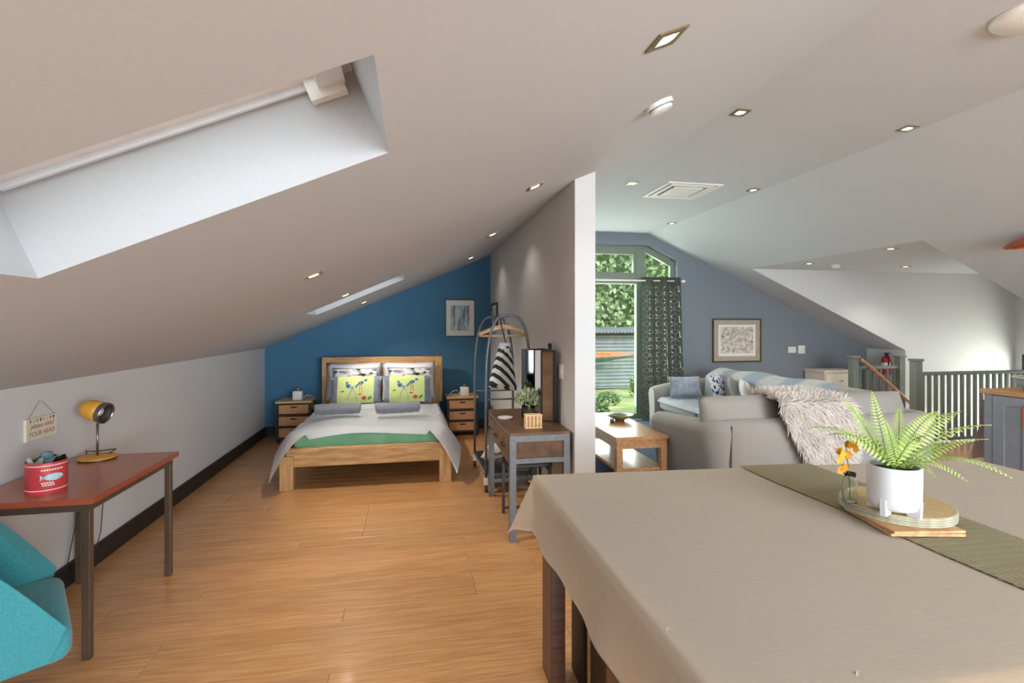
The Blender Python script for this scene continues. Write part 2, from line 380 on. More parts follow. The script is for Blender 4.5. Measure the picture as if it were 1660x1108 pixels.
struct(slab([1.115, XR + .15], [-.25, 3.05], [(WX0, WX1, .03, 2.735)], lambda u, v, t: Vector((u, YE + t, v)), .16), 'wall_garden', 'grey_paint', None, 'slate grey painted gable wall around the garden window')
struct(MB().prism([(3.59, 2.74), (WX1 + .001, 2.74), (WX1 + .001, 2.51)], YE + .0005, .159), 'trim_1', 'grey_paint', None, 'grey corner of plaster that follows the roof pitch')
struct(slab([DY1 + .0, YE + .1], [-.25, 1.25], [], lambda u, v, t: Vector((XR + t, u, v)), .15), 'wall_right', 'wall_white', None, 'low white knee wall beside the stairwell')
struct(MB().box(XR, XR + .15, YB, DY0, -.25, 1.25), 'wall_right_kitchen', 'wall_white')
struct(slab([XL - .1, XR + .1], [-.25, 3.05], [(-1.3, .6, .35, 1.55), (1.2, 4.4, .25, 2.65)], lambda u, v, t: Vector((u, YB - t, v)), .15), 'wall_rear', 'wall_white')  # unseen wall; its two openings are assumed, sized for the added fill light
part_top = [(1.113, -.0), (1.263, -.0), (1.263, ZL(1.263) + .02), (1.113, ZL(1.113) + .02)]
struct(MB().prism(part_top, 3.42, YE - 3.42), 'wall_partition', 'wall_white', None, 'white partition wall between bedroom and living area')
# skylight windows
for (x0, x1, y0, y1), lab in ((SKY1, 'large white roof window in the slope above the desk'), (SKY2, 'narrow white roof window in the slope above the bed')):
    def fp(u, v, t): return fl(u, v, .25 + t)
    t_ = thing('roof_window', fp((x0 + x1) / 2, (y0 + y1) / 2, 0), lab, 'window'); inv = Matrix.Translation(-t_.location)
    e = .05
    sk = slab([x0 - .04, x1 + .04], [y0 - .04, y1 + .04], [(x0 + e, x1 - e, y0 + e, y1 - e)], fp, .06); bmesh.ops.transform(sk.b, matrix=inv, verts=sk.b.verts)
    sk.build('window_frame', 'white_gloss', t_)
    sk = slab([x0 + e, x1 - e], [y0 + e, y1 - e], [], lambda u, v, t: fp(u, v, .03 + t), .008); bmesh.ops.transform(sk.b, matrix=inv, verts=sk.b.verts)
    sk.build('pane', 'pane', t_)
    sk = slab([x1 - .10, x1 - .03], [y0 + .02, y1 - .02], [], lambda u, v, t: fp(u, v, -.035 + t), .035); bmesh.ops.transform(sk.b, matrix=inv, verts=sk.b.verts)
    sk.build('blind_cassette', 'blind_fabric', t_)
    for q, (ya, yb_) in enumerate(((y1 - .035, y1 - .005), (y0 + .005, y0 + .035))):
        sk = slab([x1 - .13, x1 - .035], [ya, yb_], [], lambda u, v, t: fp(u, v, -.06 + t), .06); bmesh.ops.transform(sk.b, matrix=inv, verts=sk.b.verts)
        sk.build('bracket', 'white_plastic', t_)
    sk = slab([x0 + .02, x1 - .12], [y1 - .02, y1 - .008], [], lambda u, v, t: fp(u, v, -.02 + t), .02); bmesh.ops.transform(sk.b, matrix=inv, verts=sk.b.verts)
    sk.build('blind_rail', 'blind_fabric', t_)
    portal('roof_window_portal', fp((x0 + x1) / 2, (y0 + y1) / 2, .10), (.3986, 0, -.9171), x1 - x0 + .1, y1 - y0 + .1)
for (x0, x1, y0, y1) in (SKY_FILL,): portal('roof_window_portal', fl((x0 + x1) / 2, (y0 + y1) / 2, .3), (.3986, 0, -.9171), x1 - x0 + .1, y1 - y0 + .1)  # portal for the added opening, which holds no window
# floor: base and planks
floor = struct(MB().box(XL, 6.27, YB, YE, -.25, -.02).box(6.27, DX1, YB, 5.40, -.25, -.02).box(6.27, XR, 6.62, YE, -.25, -.02), 'floor', 'floor_base', None, 'honey coloured bamboo plank floor')
struct(MB().box(XL, XR, YB, .6, -.02, 0), 'floor_rear', 'bamboo', floor)
struct(MB().box(6.2, DX1, 5.3, 6.7, -2.7, -2.6), 'floor_stairs', 'floor_base')
rowh = .131; k = 0; y = .6; pm = {}
random.seed(3)
def plank(x0, x1, y0):
    L = round(x1 - x0, 2)
    if L < .12: return
    if L not in pm:
        mb = MB(); mb.box(0, L - .0014, .0007, rowh - .0007, -.02, 0, .0010, 1)
        bmesh.ops.recalc_face_normals(mb.b, faces=mb.b.faces); me = bpy.data.meshes.new('plank'); mb.b.to_mesh(me); mb.b.free(); me.materials.append(M['bamboo']); pm[L] = me
    o = bpy.data.objects.new('plank', pm[L]); col.objects.link(o); o.parent = floor; o.location = (x0, y0, 0)
while y < YE - rowh * .5:
    off = random.choice([-1.5, -1.1, -.7, -.3]); xs = [XL]
    x = XL + 1.9 + off
    xmax = DX1 if y < 5.40 - rowh else 6.27
    while x < xmax: xs.append(x); x += 1.9
    xs.append(xmax)
    for a, b in zip(xs[:-1], xs[1:]):
        under_rug = a > 1.27 and b < 4.95 and y > 3.46
        hidden = (a > XR - .1 and y < DY0) or (y < 2.3 and a > 2.9) or (y > 5.4 and a > 1.2)
        if not under_rug and not hidden: plank(a, b, y)
    y += rowh
struct(MB().box(2.9, XR, .6, 2.3, -.02, -.001), 'floor_kitchen', 'bamboo', floor)
struct(MB().box(4.9, 6.27, 5.42, YE, -.02, -.001), 'floor_landing', 'bamboo', floor)
tag(MB().box(1.28, 4.95, 3.46, YE - .01, .001, .016, .006).build('rug', 'carpet'), 'dark blue carpet under the coffee table and sofa', 'rug')
# baseboards
struct(MB().box(XL, XL + .018, YB, YE, 0, .13, .004), 'baseboard_left', 'black_paint', None, 'black painted skirting board along the low white wall')
struct(MB().box(XL + .018, 1.113, YE - .018, YE, 0, .13, .004), 'baseboard_end', 'black_paint', None, 'black painted skirting board below the blue wall')
# garden window
gw = thing('window_1', (0, YE + .10, 0), 'tall sage green framed garden window with slanted top corner', 'window'); gw['kind'] = 'structure'
def zr_w(x): return 2.735 if x < 3.59 else 2.735 - .46 * (x - 3.59)
fw = .07
MB().box(WX0, WX0 + fw, 0, .06, .03, 2.735).box(WX0 + fw, WX1 - fw, 0, .06, .03, .11).box(WX1 - fw, WX1, 0, .06, .03, 2.51) \
    .prism([(WX0 + fw, 2.735 - .09), (3.575, 2.735 - .09), (WX1 - fw, 2.53 - .10), (WX1 - fw, 2.545), (3.59, 2.735), (WX0 + fw, 2.735)], 0, .06).build('window_frame', 'window_frame', gw)
MB().box(3.43, 3.575, -.01, .065, .11, 2.645).build('mullion', 'window_frame', gw)
MB().box(WX0 + fw, 3.43, -.012, .067, 2.14, 2.27).box(3.575, WX1 - fw, -.012, .067, 2.14, 2.25).build('transom', 'window_frame', gw)
for (a, b, c, d) in ((WX0 + fw, 3.43, 2.27, 2.645),):
    MB().box(a, b, .0, .055, c, c + .045).box(a, b, 0, .055, d - .045, d).box(a, a + .045, 0, .055, c + .045, d - .045).box(b - .045, b, 0, .055, c + .045, d - .045).build('sash', 'window_frame', gw)
MB().box(WX0 + fw, 3.43, .03, .036, 2.27, 2.645).build('pane', 'pane', gw)
MB().box(WX0 + fw, 3.43, .03, .036, .11, 2.14).build('pane', 'pane', gw)
MB().prism([(3.575, 2.25), (WX1 - fw, 2.25), (WX1 - fw, 2.43), (3.575, 2.64)], .03, .006).build('pane', 'pane', gw)
MB().box(3.575, WX1 - fw, .03, .036, .11, 2.14).build('pane', 'pane', gw)
# stair window
sw = thing('window_2', (DX1, 5.73, 0), 'dark framed low window beside the stairs', 'window'); sw['kind'] = 'structure'
MB().box(-.03, .08, -.83, -.77, -.35, 1.02).box(-.03, .08, .77, .83, -.35, 1.02).box(-.03, .08, -.77, .77, .96, 1.02).box(-.03, .08, -.77, .77, -.35, -.29).box(-.02, .06, .30, .36, -.29, .96).build('window_frame', 'espresso', sw)
MB().box(.02, .026, -.77, .77, -.29, .96).build('pane', 'pane', sw)
# ------------------------------------------------------------------ outside the garden window
struct(MB().grid(lambda u, v: Vector((-14 + 34 * u, YE + .17 + 26 * v, -.12 + .05 * math.sin(9 * u * 3 + v * 20) + (.35 * max(0, v - .2)))), 40, 30), 'ground', 'grass', None, 'sunlit rough garden grass')
shed = thing('garden_shed', (4.2, 12.2, -.1), 'low shed of grey corrugated sheet below the ivy', 'shed')
mb = MB()
def corr(u, v):
    z = 1.4 * v; return Vector((-5.5 + 8.5 * u, .018 * math.sin(z / .09 * 2 * math.pi), z))
mb.grid(corr, 1, 100).build('sheet_wall', 'shed_tin', shed, True)
MB().grid(lambda u, v: Vector((-5.6 + 8.7 * u, -.15 + 2.4 * v, 1.4 + .12 * v + .02 * math.sin(u * 8.7 / .09 * 6.283))), 400, 1).build('roof_sheet', 'shed_tin', shed, True)
MB().box(-5.55, 3.05, -.12, -.08, 1.33, 1.39).build('fascia', 'espresso', shed)
kt = on_y(1036, 579, 11.9)
kay = thing('kayak', (kt.x - 1.9, 11.88, kt.z), 'orange kayak with dark keel hung on the shed wall', 'kayak')
def hull(u, v, top):
    x = -1.9 + 3.8 * u; s_ = max(0.0, 1 - abs(2 * u - 1) ** 2.2); wv = .26 * s_ + .004; a = math.pi * v
    zt = (.17 if top else -.15) * s_ + (.0)
    return Vector((x, -wv * math.cos(a) * .8, zt * math.sin(a) + .06 * (2 * u - 1) ** 2))
MB().grid(lambda u, v: hull(u, v, True), 30, 10).build('deck', 'kayak_orange', kay, True)
MB().grid(lambda u, v: hull(u, v, False), 30, 10).build('keel', 'kayak_keel', kay, True)
MB().tube([(.1 * 0 + .8 + .32 * math.cos(a), -.16, .075 + .055 * math.sin(a)) for a in [i * math.pi / 8 for i in range(16)]], .012, 6, True).build('cockpit_rim', 'pale_wood', kay, True)
# ivy bank: one dark core and many leaves
random.seed(11)
def ivy(name, label, cx, cy, zc, rx, ry, rz, n, leaf, mname='ivy_leaf'):
    t = thing(name, (cx, cy, zc - rz), label, 'plant')
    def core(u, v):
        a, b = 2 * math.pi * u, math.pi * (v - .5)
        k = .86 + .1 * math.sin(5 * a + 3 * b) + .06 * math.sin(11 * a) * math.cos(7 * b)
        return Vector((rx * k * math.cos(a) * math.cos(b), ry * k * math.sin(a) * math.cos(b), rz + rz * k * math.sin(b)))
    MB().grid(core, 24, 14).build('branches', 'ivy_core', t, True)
    vv, ff = [], []
    for i in range(n):
        a = random.uniform(math.pi, 2 * math.pi) if random.random() < .85 else random.uniform(0, math.pi); b = math.asin(random.uniform(-.95, 1))
        k = random.uniform(.8, 1.12) + .1 * math.sin(5 * a + 3 * b)
        p = Vector((rx * k * math.cos(a) * math.cos(b), ry * k * math.sin(a) * math.cos(b), rz + rz * k * math.sin(b)))
        s = leaf * random.uniform(.6, 1.3); d = Vector((random.uniform(-1, 1), random.uniform(-1, .2), random.uniform(-1, .6))).normalized(); e_ = d.cross(Vector((random.uniform(-1, 1), random.uniform(-1, 1), random.uniform(-1, 1)))).normalized()
        q = len(vv); vv += [p, p + d * s * .5 + e_ * s * .38, p + d * s, p + d * s * .5 - e_ * s * .38]; ff.append((q, q + 1, q + 2, q + 3))
    me = bpy.data.meshes.new('foliage'); me.from_pydata(vv, [], ff); me.materials.append(M[mname])
    o = bpy.data.objects.new('foliage', me); col.objects.link(o); o.parent = t; o['kind'] = 'stuff'
    return t
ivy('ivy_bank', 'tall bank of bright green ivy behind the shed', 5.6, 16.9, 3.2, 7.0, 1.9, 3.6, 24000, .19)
for i, (px, py, rx, n, lab) in enumerate(((985, 655, .3, 160, 'low weedy plant in the grass below the kayak'), (1032, 640, .16, 130, 'taller weed in the grass beside the curtain'), (970, 668, .22, 90, 'low weed close to the window glass'))):
    p = on_z(px, py, -.1); ivy('weed', lab, p.x, max(p.y, 8.6), (.02, .12, -.02)[i], rx, .15, (.13, .25, .09)[i], n, .07)
# ------------------------------------------------------------------ bed
BX0, BX1, BY0 = -1.175, .365, 4.89
bed = thing('bed', (-.405, BY0, 0), 'oak double bed frame with low footboard and plain headboard', 'bed')
def bb(mb, *a, **k): x0, x1, y0, y1, z0, z1 = a; return mb.box(x0 + .405, x1 + .405, y0 - BY0, y1 - BY0, z0, z1, **k)
for x in (BX0, BX1 - .115): bb(MB(), x, x + .115, BY0, BY0 + .10, 0, .31, bev=.006).build('leg', 'oak_leg', bed)
for x in (BX0, BX1 - .115): bb(MB(), x, x + .115, 7.07, 7.17, 0, .5, bev=.006).build('leg', 'oak_leg', bed)
bb(MB(), BX0 + .05, BX1 - .05, BY0 + .03, BY0 + .10, .205, .372, bev=.006).build('foot_rail', 'bed_oak', bed)
for x in (BX0 + .02, BX1 - .05): bb(MB(), x, x + .03, BY0 + .10, 7.07, .21, .36, bev=.004).build('side_rail', 'bed_oak', bed)
hb = MB(); bb(hb, BX0 + .115, BX1 + .02, 7.10, 7.15, .45, 1.0, bev=.004); hb.build('headboard_panel', 'headboard_oak', bed)
bb(MB(), BX0, BX0 + .10, 7.085, 7.165, .45, 1.07, bev=.005).build('headboard_post', 'oak_leg', bed)
bb(MB(), BX1 - .065, BX1 + .035, 7.085, 7.165, .45, 1.07, bev=.005).build('headboard_post', 'oak_leg', bed)
bb(MB(), BX0 + .1, BX1 - .065, 7.085, 7.165, .98, 1.07, bev=.005).build('headboard_rail', 'headboard_oak', bed)
for i in range(12): bb(MB(), BX0 + .05, BX1 - .05, BY0 + .2 + i * .165, BY0 + .28 + i * .165, .235, .255).build('slat', 'bed_oak', bed)
mat_ = tag(MB().box(BX0 + .09, BX1 - .09, BY0 + .115, 7.07, .257, .47, .05, 4).build('mattress', 'green_sheet', None, 40), 'mattress in a green fitted sheet on the oak bed', 'mattress')
# duvet: a sheet over the mattress, hanging on both sides and pulled into points at the foot corners
def duvet(u, v):
    y = 4.97 + v * 1.62; W = BX1 - BX0 - .14; half = W / 2; over = .30
    s = (u - .5) * 2 * (half + over); xc = (BX0 + BX1) / 2
    c2 = max(0, 1 - v / .12); half -= .14 * c2
    edge = abs(s) - half; sg = 1 if s > 0 else -1
    puff = .045 * max(0, 1 - (abs(s) / half) ** 4) * (.6 + .4 * math.sin(3.1 * min(1, v * 1.1))) + .008 * math.sin(s * 7 + y * 3) + .006 * math.sin(y * 13 + s * 4)
    foot = max(0, 1 - v / .07)
    z = .497 + puff - .05 * foot ** 2
    x = xc + s
    if edge > 0:
        c = max(0, 1 - v / .45)
        fl_ = .34 + .14 * c + .03 * math.sin(y * 16)
        e_ = edge / over; x = xc + sg * (half + over * (.40 + .24 * c) * e_ ** .8 + .012 * e_ * math.sin(y * 11 + sg))
        z = .497 - over * (.74 + .02 * c) * e_ ** 1.25 - .006 * math.sin(y * 18) - .035 * c * (1 - (edge / over)) * min(1, edge / .05) * 0
        y -= .05 * c * e_ + .17 * min(1, c2 * 1.6) * min(1, edge / .05)
    return Vector((x, y, z))
mb = MB().grid(duvet, 64, 56)
bmesh.ops.solidify(mb.b, geom=mb.b.faces[:], thickness=-.022)
tag(mb.build('duvet', 'duvet_cotton', None, True), 'white finely striped duvet hanging over both sides of the bed', 'duvet')
# pillows, cushions, towels
def place(x, y, z, tilt=0, rz=0): return Matrix.Translation((x, y, z)) @ Matrix.Rotation(rz, 4, 'Z') @ Matrix.Rotation(tilt, 4, 'X')
for x, lab in ((-.76, 'white pillow against the headboard, nearer the low white wall'), (-.05, 'white pillow against the headboard, nearer the clothes rail')):
    tag(MB().pillow(.70, .50, .17, place(x, 6.98, .76, R(-14))).build('pillow', 'white_cotton', None, True), lab, 'pillow', 'white pillows')
for x, lab in ((-.72, 'grey pillow with black and white brushstroke print, nearer the low white wall'), (-.04, 'grey pillow with black and white brushstroke print, nearer the clothes rail')):
    t = thing('patterned_pillow', (x, 6.82, .73), lab, 'pillow', 'brushstroke pillows')
    MB().pillow(.58, .45, .15, place(0, 0, 0, R(-16))).build('cover', 'grey_velvet', t, True)
    mx = place(0, 0, 0, R(-16))
    def pan(u, v, mx=mx):
        a, b = 2 * u - 1, 2 * v - 1; a *= .90; b = b * .88
        th = .075 * ((1 - abs(a) ** 2.6) * (1 - abs(b) ** 2.6)) ** .5
        return mx @ Vector((a * .29, -th - .004, b * .225))
    MB().grid(pan, 14, 12).build('printed_panel', 'brush_print', t, True)
for x, lab in ((-.69, 'lime green bird print cushion, nearer the low white wall'), (-.07, 'lime green bird print cushion, nearer the clothes rail')):
    t = thing('bird_cushion', (x, 6.60, .685), lab, 'cushion', 'lime bird cushions')
    mx = place(0, 0, 0, R(-20)); W, H, T = .62, .36, .14
    MB().pillow(W, H, T, mx).build('cover', 'grey_velvet', t, True)
    def surf(a, b, lift, mx=mx): # a,b in -1..1 on the cushion front
        th = T / 2 * ((1 - abs(a) ** 2.6) * (1 - abs(b) ** 2.6)) ** .5
        return mx @ Vector((a * W / 2, -th - lift, b * H / 2))
    pn = MB().grid(lambda u, v: surf((2 * u - 1) * .70, (2 * v - 1) * .93, .004), 16, 14).build('printed_panel', 'lime_print', t, True)
    def blob(mb, ca, cb, ra, rb, rot=0, n=14):
        P = []
        for k in range(n):
            a = 2 * math.pi * k / n; ux, uy = ra * math.cos(a), rb * math.sin(a)
            P.append(surf(ca + (ux * math.cos(rot) - uy * math.sin(rot)) * .58, cb + (ux * math.sin(rot) + uy * math.cos(rot)), .0075))
        return mb.poly(P)
    mb = MB(); blob(mb, .20, .42, .20, .13, .35); blob(mb, .38, .62, .12, .10, 0); blob(mb, .04, .22, .18, .06, .9); blob(mb, -.28, .22, .17, .15, -.4); blob(mb, -.34, .45, .09, .09, 0); blob(mb, -.13, .1, .10, .05, .7)
    mb.build('bird_print', 'print_blue', pn)
    mb = MB(); blob(mb, .16, .05, .02, .30, 0); blob(mb, .24, .02, .02, .30, .05); blob(mb, .17, -.35, .14, .05, 0); blob(mb, .33, -.62, .16, .13, 0); mb.build('legs_print', 'print_red', pn)
    mb = MB()
    pts = [(-.32, -.75), (-.26, -.45), (-.18, -.15), (-.06, .1)]; pts2 = [(.06, -.8), (.03, -.45), (-.05, -.15), (-.14, .06)]
    for pl in (pts, pts2):
        for (a0, b0), (a1, b1) in zip(pl[:-1], pl[1:]): mb.tube([surf(a0, b0, .006), surf(a1, b1, .006)], .0028, 4)
    mb.build('stem_print', 'print_blue', pn)
    mb = MB(); blob(mb, .54, -.62, .17, .07, .7).build('leaf_print', 'print_leaf', pn); blob(MB(), -.5, -.15, .12, .05, .2).build('leaf_print', 'print_leaf', pn)
def towel(x, y, z, rz, lab):
    t = thing('rolled_towel', (x, y, z), lab, 'towel', 'rolled grey towels on the duvet', rz)
    mb = MB(); L = .43
    def roll(u, v):
        a = 2 * math.pi * u; r = .062 + .004 * math.sin(3 * a) + .002 * math.sin(v * 30 + a * 2)
        e = 1 - .12 * (abs(2 * v - 1) ** 8)
        return Vector(((v - .5) * L, r * e * math.cos(a), .056 + r * e * .92 * math.sin(a)))
    mb.grid(roll, 28, 20, True); mb.build('roll', 'grey_towel', t, True)
    for sx in (-1, 1):
        sp = [(sx * (L / 2 + .004), (.058 - .0035 * k) * math.cos(k * .55), .056 + (.054 - .0033 * k) * math.sin(k * .55)) for k in range(16)]
        MB().tube(sp, .0075, 6).build('coil', 'grey_towel', t, True)
towel(-.75, 5.46, .588, R(4), 'rolled grey towel on the duvet, nearer the low white wall')
towel(-.15, 5.42, .588, R(7), 'rolled grey towel on the duvet, nearer the clothes rail')
# bedside tables with wicker drawers, and the small white lamps on them
def bedside(x0, lab):
    t = thing('bedside_table', (x0 + .215, 7.08, 0), lab, 'bedside table', 'wicker bedside tables')
    MB().box(-.215, .215, -.20, .20, .505, .53, .004).build('table_top', 'pale_wood', t)
    b = MB()
    for sx in (-1, 1):
        for sy in (-1, 1): b.box(sx * .2 - .012, sx * .2 + .012, sy * .18 - .012, sy * .18 + .012, .05, .505)
    for z in (.05, .195, .345, .485): b.box(-.188, .188, -.19, .19, z, z + .018)
    b.box(-.188, .188, .175, .185, .07, .485)
    b.build('frame', 'black_paint', t)
    for z in (.072, .217, .367):
        d = MB().box(-.178, .178, -.188, .16, z, z + .116, .008).build('drawer', 'wicker', t)
        h = MB().box(-.038, .038, -.1905, -.184, z + .078, z + .096, .002).build('handle', 'black_paint', d)
    for sx in (-1, 1): MB().lathe([(0, 0), (.02, 0), (.02, .05), (0, .05)], (sx * .19, -.17, 0), 10).build('caster', 'dark_metal', t)
    return t
bedside(-1.70, 'black framed bedside table with three wicker drawers by the low white wall')
bedside(.445, 'black framed bedside table with three wicker drawers by the clothes rail')
for x, lab in ((-1.46, 'small white cube lamp with round knob on bedside table by the low wall'), (.70, 'small white cube lamp with round knob on bedside table by the clothes rail')):
    t = thing('cube_lamp', (x, 7.03, .53), lab, 'lamp', 'white cube lamps')
    MB().box(-.058, .058, -.05, .05, 0, .115, .012, 3).build('body', 'white_gloss', t, 40)
    MB().lathe([(0, .115), (.012, .115), (.012, .125), (.022, .135), (.022, .15), (.012, .162), (0, .165)], (0, 0, 0), 14).build('knob', 'brushed_brass', t, 40)
    MB().tube([(.06, .02, .02), (.10, .03, .05), (.15, .05, .04), (.19 if x < 0 else -.17, .12, .005)] if x < 0 else [(-.06, .02, .02), (-.11, .0, .075), (-.17, -.02, .06), (-.215, -.02, .01), (-.225, -.02, -.08)], .005, 6).build('cable', 'white_cord', t, True)
# ------------------------------------------------------------------ pictures and switches on the walls
def framed(name, c, w_, h_, axis, lab, frame, mount, art, fw_=.018, art_w=.62, art_h=.68, th=.022):
    t = thing(name, c, lab, 'picture')
    if axis == 'Y': rot = Matrix.Identity(4)
    else: rot = Matrix.Rotation(R(-90), 4, 'Z')
    def bx(mb, x0, x1, y0, y1, z0, z1): return mb.box(x0, x1, y0, y1, z0, z1, mtx=rot)
    mb = MB(); bx(mb, -w_ / 2, w_ / 2, -th, 0, h_ / 2 - fw_, h_ / 2); bx(mb, -w_ / 2, w_ / 2, -th, 0, -h_ / 2, -h_ / 2 + fw_)
    bx(mb, -w_ / 2, -w_ / 2 + fw_, -th, 0, -h_ / 2 + fw_, h_ / 2 - fw_); bx(mb, w_ / 2 - fw_, w_ / 2, -th, 0, -h_ / 2 + fw_, h_ / 2 - fw_); mb.build('frame', frame, t)
    mb = MB(); bx(mb, -w_ / 2 + fw_, w_ / 2 - fw_, -th * .5, -.002, -h_ / 2 + fw_, h_ / 2 - fw_); mb.build('mount', mount, t)
    a, b = w_ * art_w / 2, h_ * art_h / 2
    mb = MB(); bx(mb, -a, a, -th * .5 - .002, -th * .5, -b, b); o = mb.build('print', art, t)
    return t, rot
framed('birch_picture', (.672, YE - .001, 1.598), .43, .535, 'Y', 'framed print of pale birch trunks on the blue wall', 'dark_metal', 'paper', 'birch_print', .014)
pt, _ = framed('sketch_picture', (5.11, YE - .001, 1.25), .87, .70, 'Y', 'bronze framed sepia drawing on the slate grey wall', 'frame_bronze', 'mount_grey', 'paper', .022, .76, .72)
MB().box(-.29, .29, -.0145, -.013, -.205, .215).build('drawing', 'sketch', pt)
framed('small_picture', (1.112, 6.94, 1.62), .50, .36, 'X', 'small black framed print on the partition behind the clothes rail', 'black_paint', 'paper', 'birch_print', .03, .6, .6)
def plate(name, c, w_, h_, axis, lab, gangs, cat='switch'):
    t = thing(name, c, lab, cat)
    if axis == 'Y':
        MB().box(-w_ / 2, w_ / 2, -.012, 0, -h_ / 2, h_ / 2, .003).build('plate', 'white_plastic', t)
        for i in range(gangs): x = (i - (gangs - 1) / 2) * w_ * .4; MB().box(x - .012, x + .012, -.016, -.012, -.02, .02, .002).build('rocker', 'white_plastic', t)
    else:
        MB().box(-.012, 0, -w_ / 2, w_ / 2, -h_ / 2, h_ / 2, .003).build('plate', 'white_plastic', t)
        for i in range(gangs): x = (i - (gangs - 1) / 2) * w_ * .4; MB().box(-.016, -.012, x - .012, x + .012, -.02, .02, .002).build('rocker', 'white_plastic', t)
plate('light_switch', (6.12, YE - .001, 1.09), .145, .10, 'Y', 'wide cream switch plate on the slate grey wall', 2)
plate('thermostat', (6.30, YE - .001, 1.092), .125, .135, 'Y', 'square cream control box beside the wide switch plate', 1, 'thermostat')
plate('light_switch', (1.112, 3.73, 1.145), .085, .11, 'X', 'white light switch on the end of the partition', 1)
# ------------------------------------------------------------------ desk, lamp, tin, sign
desk = thing('desk', (-1.66, 3.0, 0), 'reddish laminate desk with square brown metal legs by the low wall', 'desk')
x0, x1, y0, y1 = -.275, .265, -.42, .425
MB().box(x0, x1, y0, y1, .706, .73, .003).build('desk_top', 'desk_laminate', desk)
MB().box(x1, x1 + .004, y0, y1, .705, .7305).box(x0, x1, y0 - .004, y0, .705, .7305).box(x0, x1, y1, y1 + .004, .705, .7305).build('edge_band', 'desk_edge', desk)
for lx in (x0 + .02, x1 - .055):
    for ly in (y0 + .02, y1 - .05): MB().box(lx, lx + .033, ly, ly + .033, 0, .67, .003).build('leg', 'desk_frame', desk)
MB().box(x0 + .02, x1 - .02, y0 + .02, y0 + .045, .668, .706).box(x0 + .02, x1 - .02, y1 - .045, y1 - .02, .668, .706).box(x0 + .02, x0 + .045, y0 + .045, y1 - .045, .668, .706).box(x1 - .045, x1 - .02, y0 + .045, y1 - .045, .668, .706).build('frame', 'desk_frame', desk)
lamp = thing('desk_lamp', (-1.775, 3.33, .73), 'mustard yellow desk lamp with oval base and steel stem', 'desk lamp')
MB().lathe([(0, 0), (.09, 0), (.09, .008), (0, .008)], n=32).build('base_pad', 'black_paint', lamp, 40)
MB().lathe([(0, .008), (.093, .008), (.093, .014), (.08, .02), (0, .022)], n=32).build('base', 'mustard', lamp, 40)
MB().tube([(0, 0, .02), (0, 0, .20)], .0065, 10).build('stem', 'steel', lamp, True)
MB().tube([(0, 0, .20), (0, 0, .245)], .0045, 8).build('pivot', 'copper', lamp, True)
ax = Vector((.95, -.12, -.28)).normalized(); rotm = ax.to_track_quat('Z', 'Y').to_matrix().to_4x4(); cen = Vector((-.012, .008, .275))
MB().lathe([(0, -.085), (.022, -.082), (.042, -.066), (.054, -.035), (.058, 0), (.058, .03), (.055, .03), (.055, 0), (.05, -.035), (.035, -.062), (0, -.078)], cen, 28, rotm).build('shade', 'mustard', lamp, True)
MB().lathe([(.059, .028), (.062, .05), (.060, .062), (.057, .062), (.058, .05), (.055, .028)], cen, 28, rotm).build('shade_rim', 'steel', lamp, True)
MB().lathe([(.0545, .03), (.0545, 0), (.049, -.034), (.034, -.060), (0, -.075)], cen, 28, rotm).build('shade_liner', 'steel', lamp, True)
MB().lathe([(0, .035), (.02, .03), (.026, .01), (.02, -.012), (.012, -.03), (0, -.035)], cen, 16, rotm).build('bulb', 'white_gloss', lamp, True)
MB().tube([(.03, .03, .015), (.05, .09, .035), (.02, .105, .03), (-.06, .11, .02), (-.127, .13, .02), (-.127, .13, -.03), (-.12, .05, -.3), (-.125, .0, -.45), (-.14, -.03, -.62), (-.135, .06, -.70), (-.12, .18, -.66), (-.11, .24, -.5), (-.12, .30, -.2), (-.12, .3, -.06)], .003, 6).build('cable', 'cord', lamp, True)
tin = thing('tin', (-1.665, 2.735, .73), 'red tin with a blue fish print, filled with odds and ends', 'tin')
MB().lathe([(0, 0), (.074, 0), (.075, .004), (.075, .143), (.072, .143), (.072, .01), (0, .01)], n=36, ).build('can', 'tin_red', tin, 40)
for z in (.018, .128): MB().lathe([(.0752, z), (.0758, z + .001), (.0758, z + .003), (.0752, z + .004)], n=36).build('band', 'paper', tin)
fa = math.atan2(-2.735, 1.665) + .40
def cyl(a, z, r=.0765): return Vector((r * math.cos(fa + a), r * math.sin(fa + a), z))
def strip(mb, pts): return mb.poly([cyl(a, z) for a, z in pts])
mb = MB()
for i in range(10):
    a0, a1 = -.55 + i * .10, -.45 + i * .10
    h0, h1 = .016 * math.sin(math.pi * i / 10) ** .6 if i else 0.002, .016 * math.sin(math.pi * (i + 1) / 10) ** .6 if i < 9 else .001
    strip(mb, [(a0, .078 - h0), (a1, .078 - h1), (a1, .078 + h1), (a0, .078 + h0)])
strip(mb, [(-.52, .078), (-.72, .064), (-.68, .078), (-.72, .092)])
mb.build('fish_print', 'fish_blue', tin)
mb = MB()
for z, a0, n in ((.108, -.65, 9), (.05, -.65, 5), (.04, -.6, 5)):
    for i in range(n): strip(mb, [(a0 + i * .12, z), (a0 + .08 + i * .12, z), (a0 + .08 + i * .12, z + .007), (a0 + i * .12, z + .007)])
mb.build('lettering', 'paper', tin)
def scrap(name, m, x, y, z, s, lab):
    mb = MB().grid(lambda u, v: Vector(((u - .5) * s, (v - .5) * s * .8, .012 * math.sin(7 * u + 3 * v) + .02 * math.cos(5 * v + u * 4))), 8, 8)
    bmesh.ops.solidify(mb.b, geom=mb.b.faces[:], thickness=.002)
    o = mb.build(name, m, None, True, (x, y, z)); o.rotation_euler = (random.uniform(-.5, .5), random.uniform(-.5, .5), random.random() * 3); tag(o, lab, 'sachet')
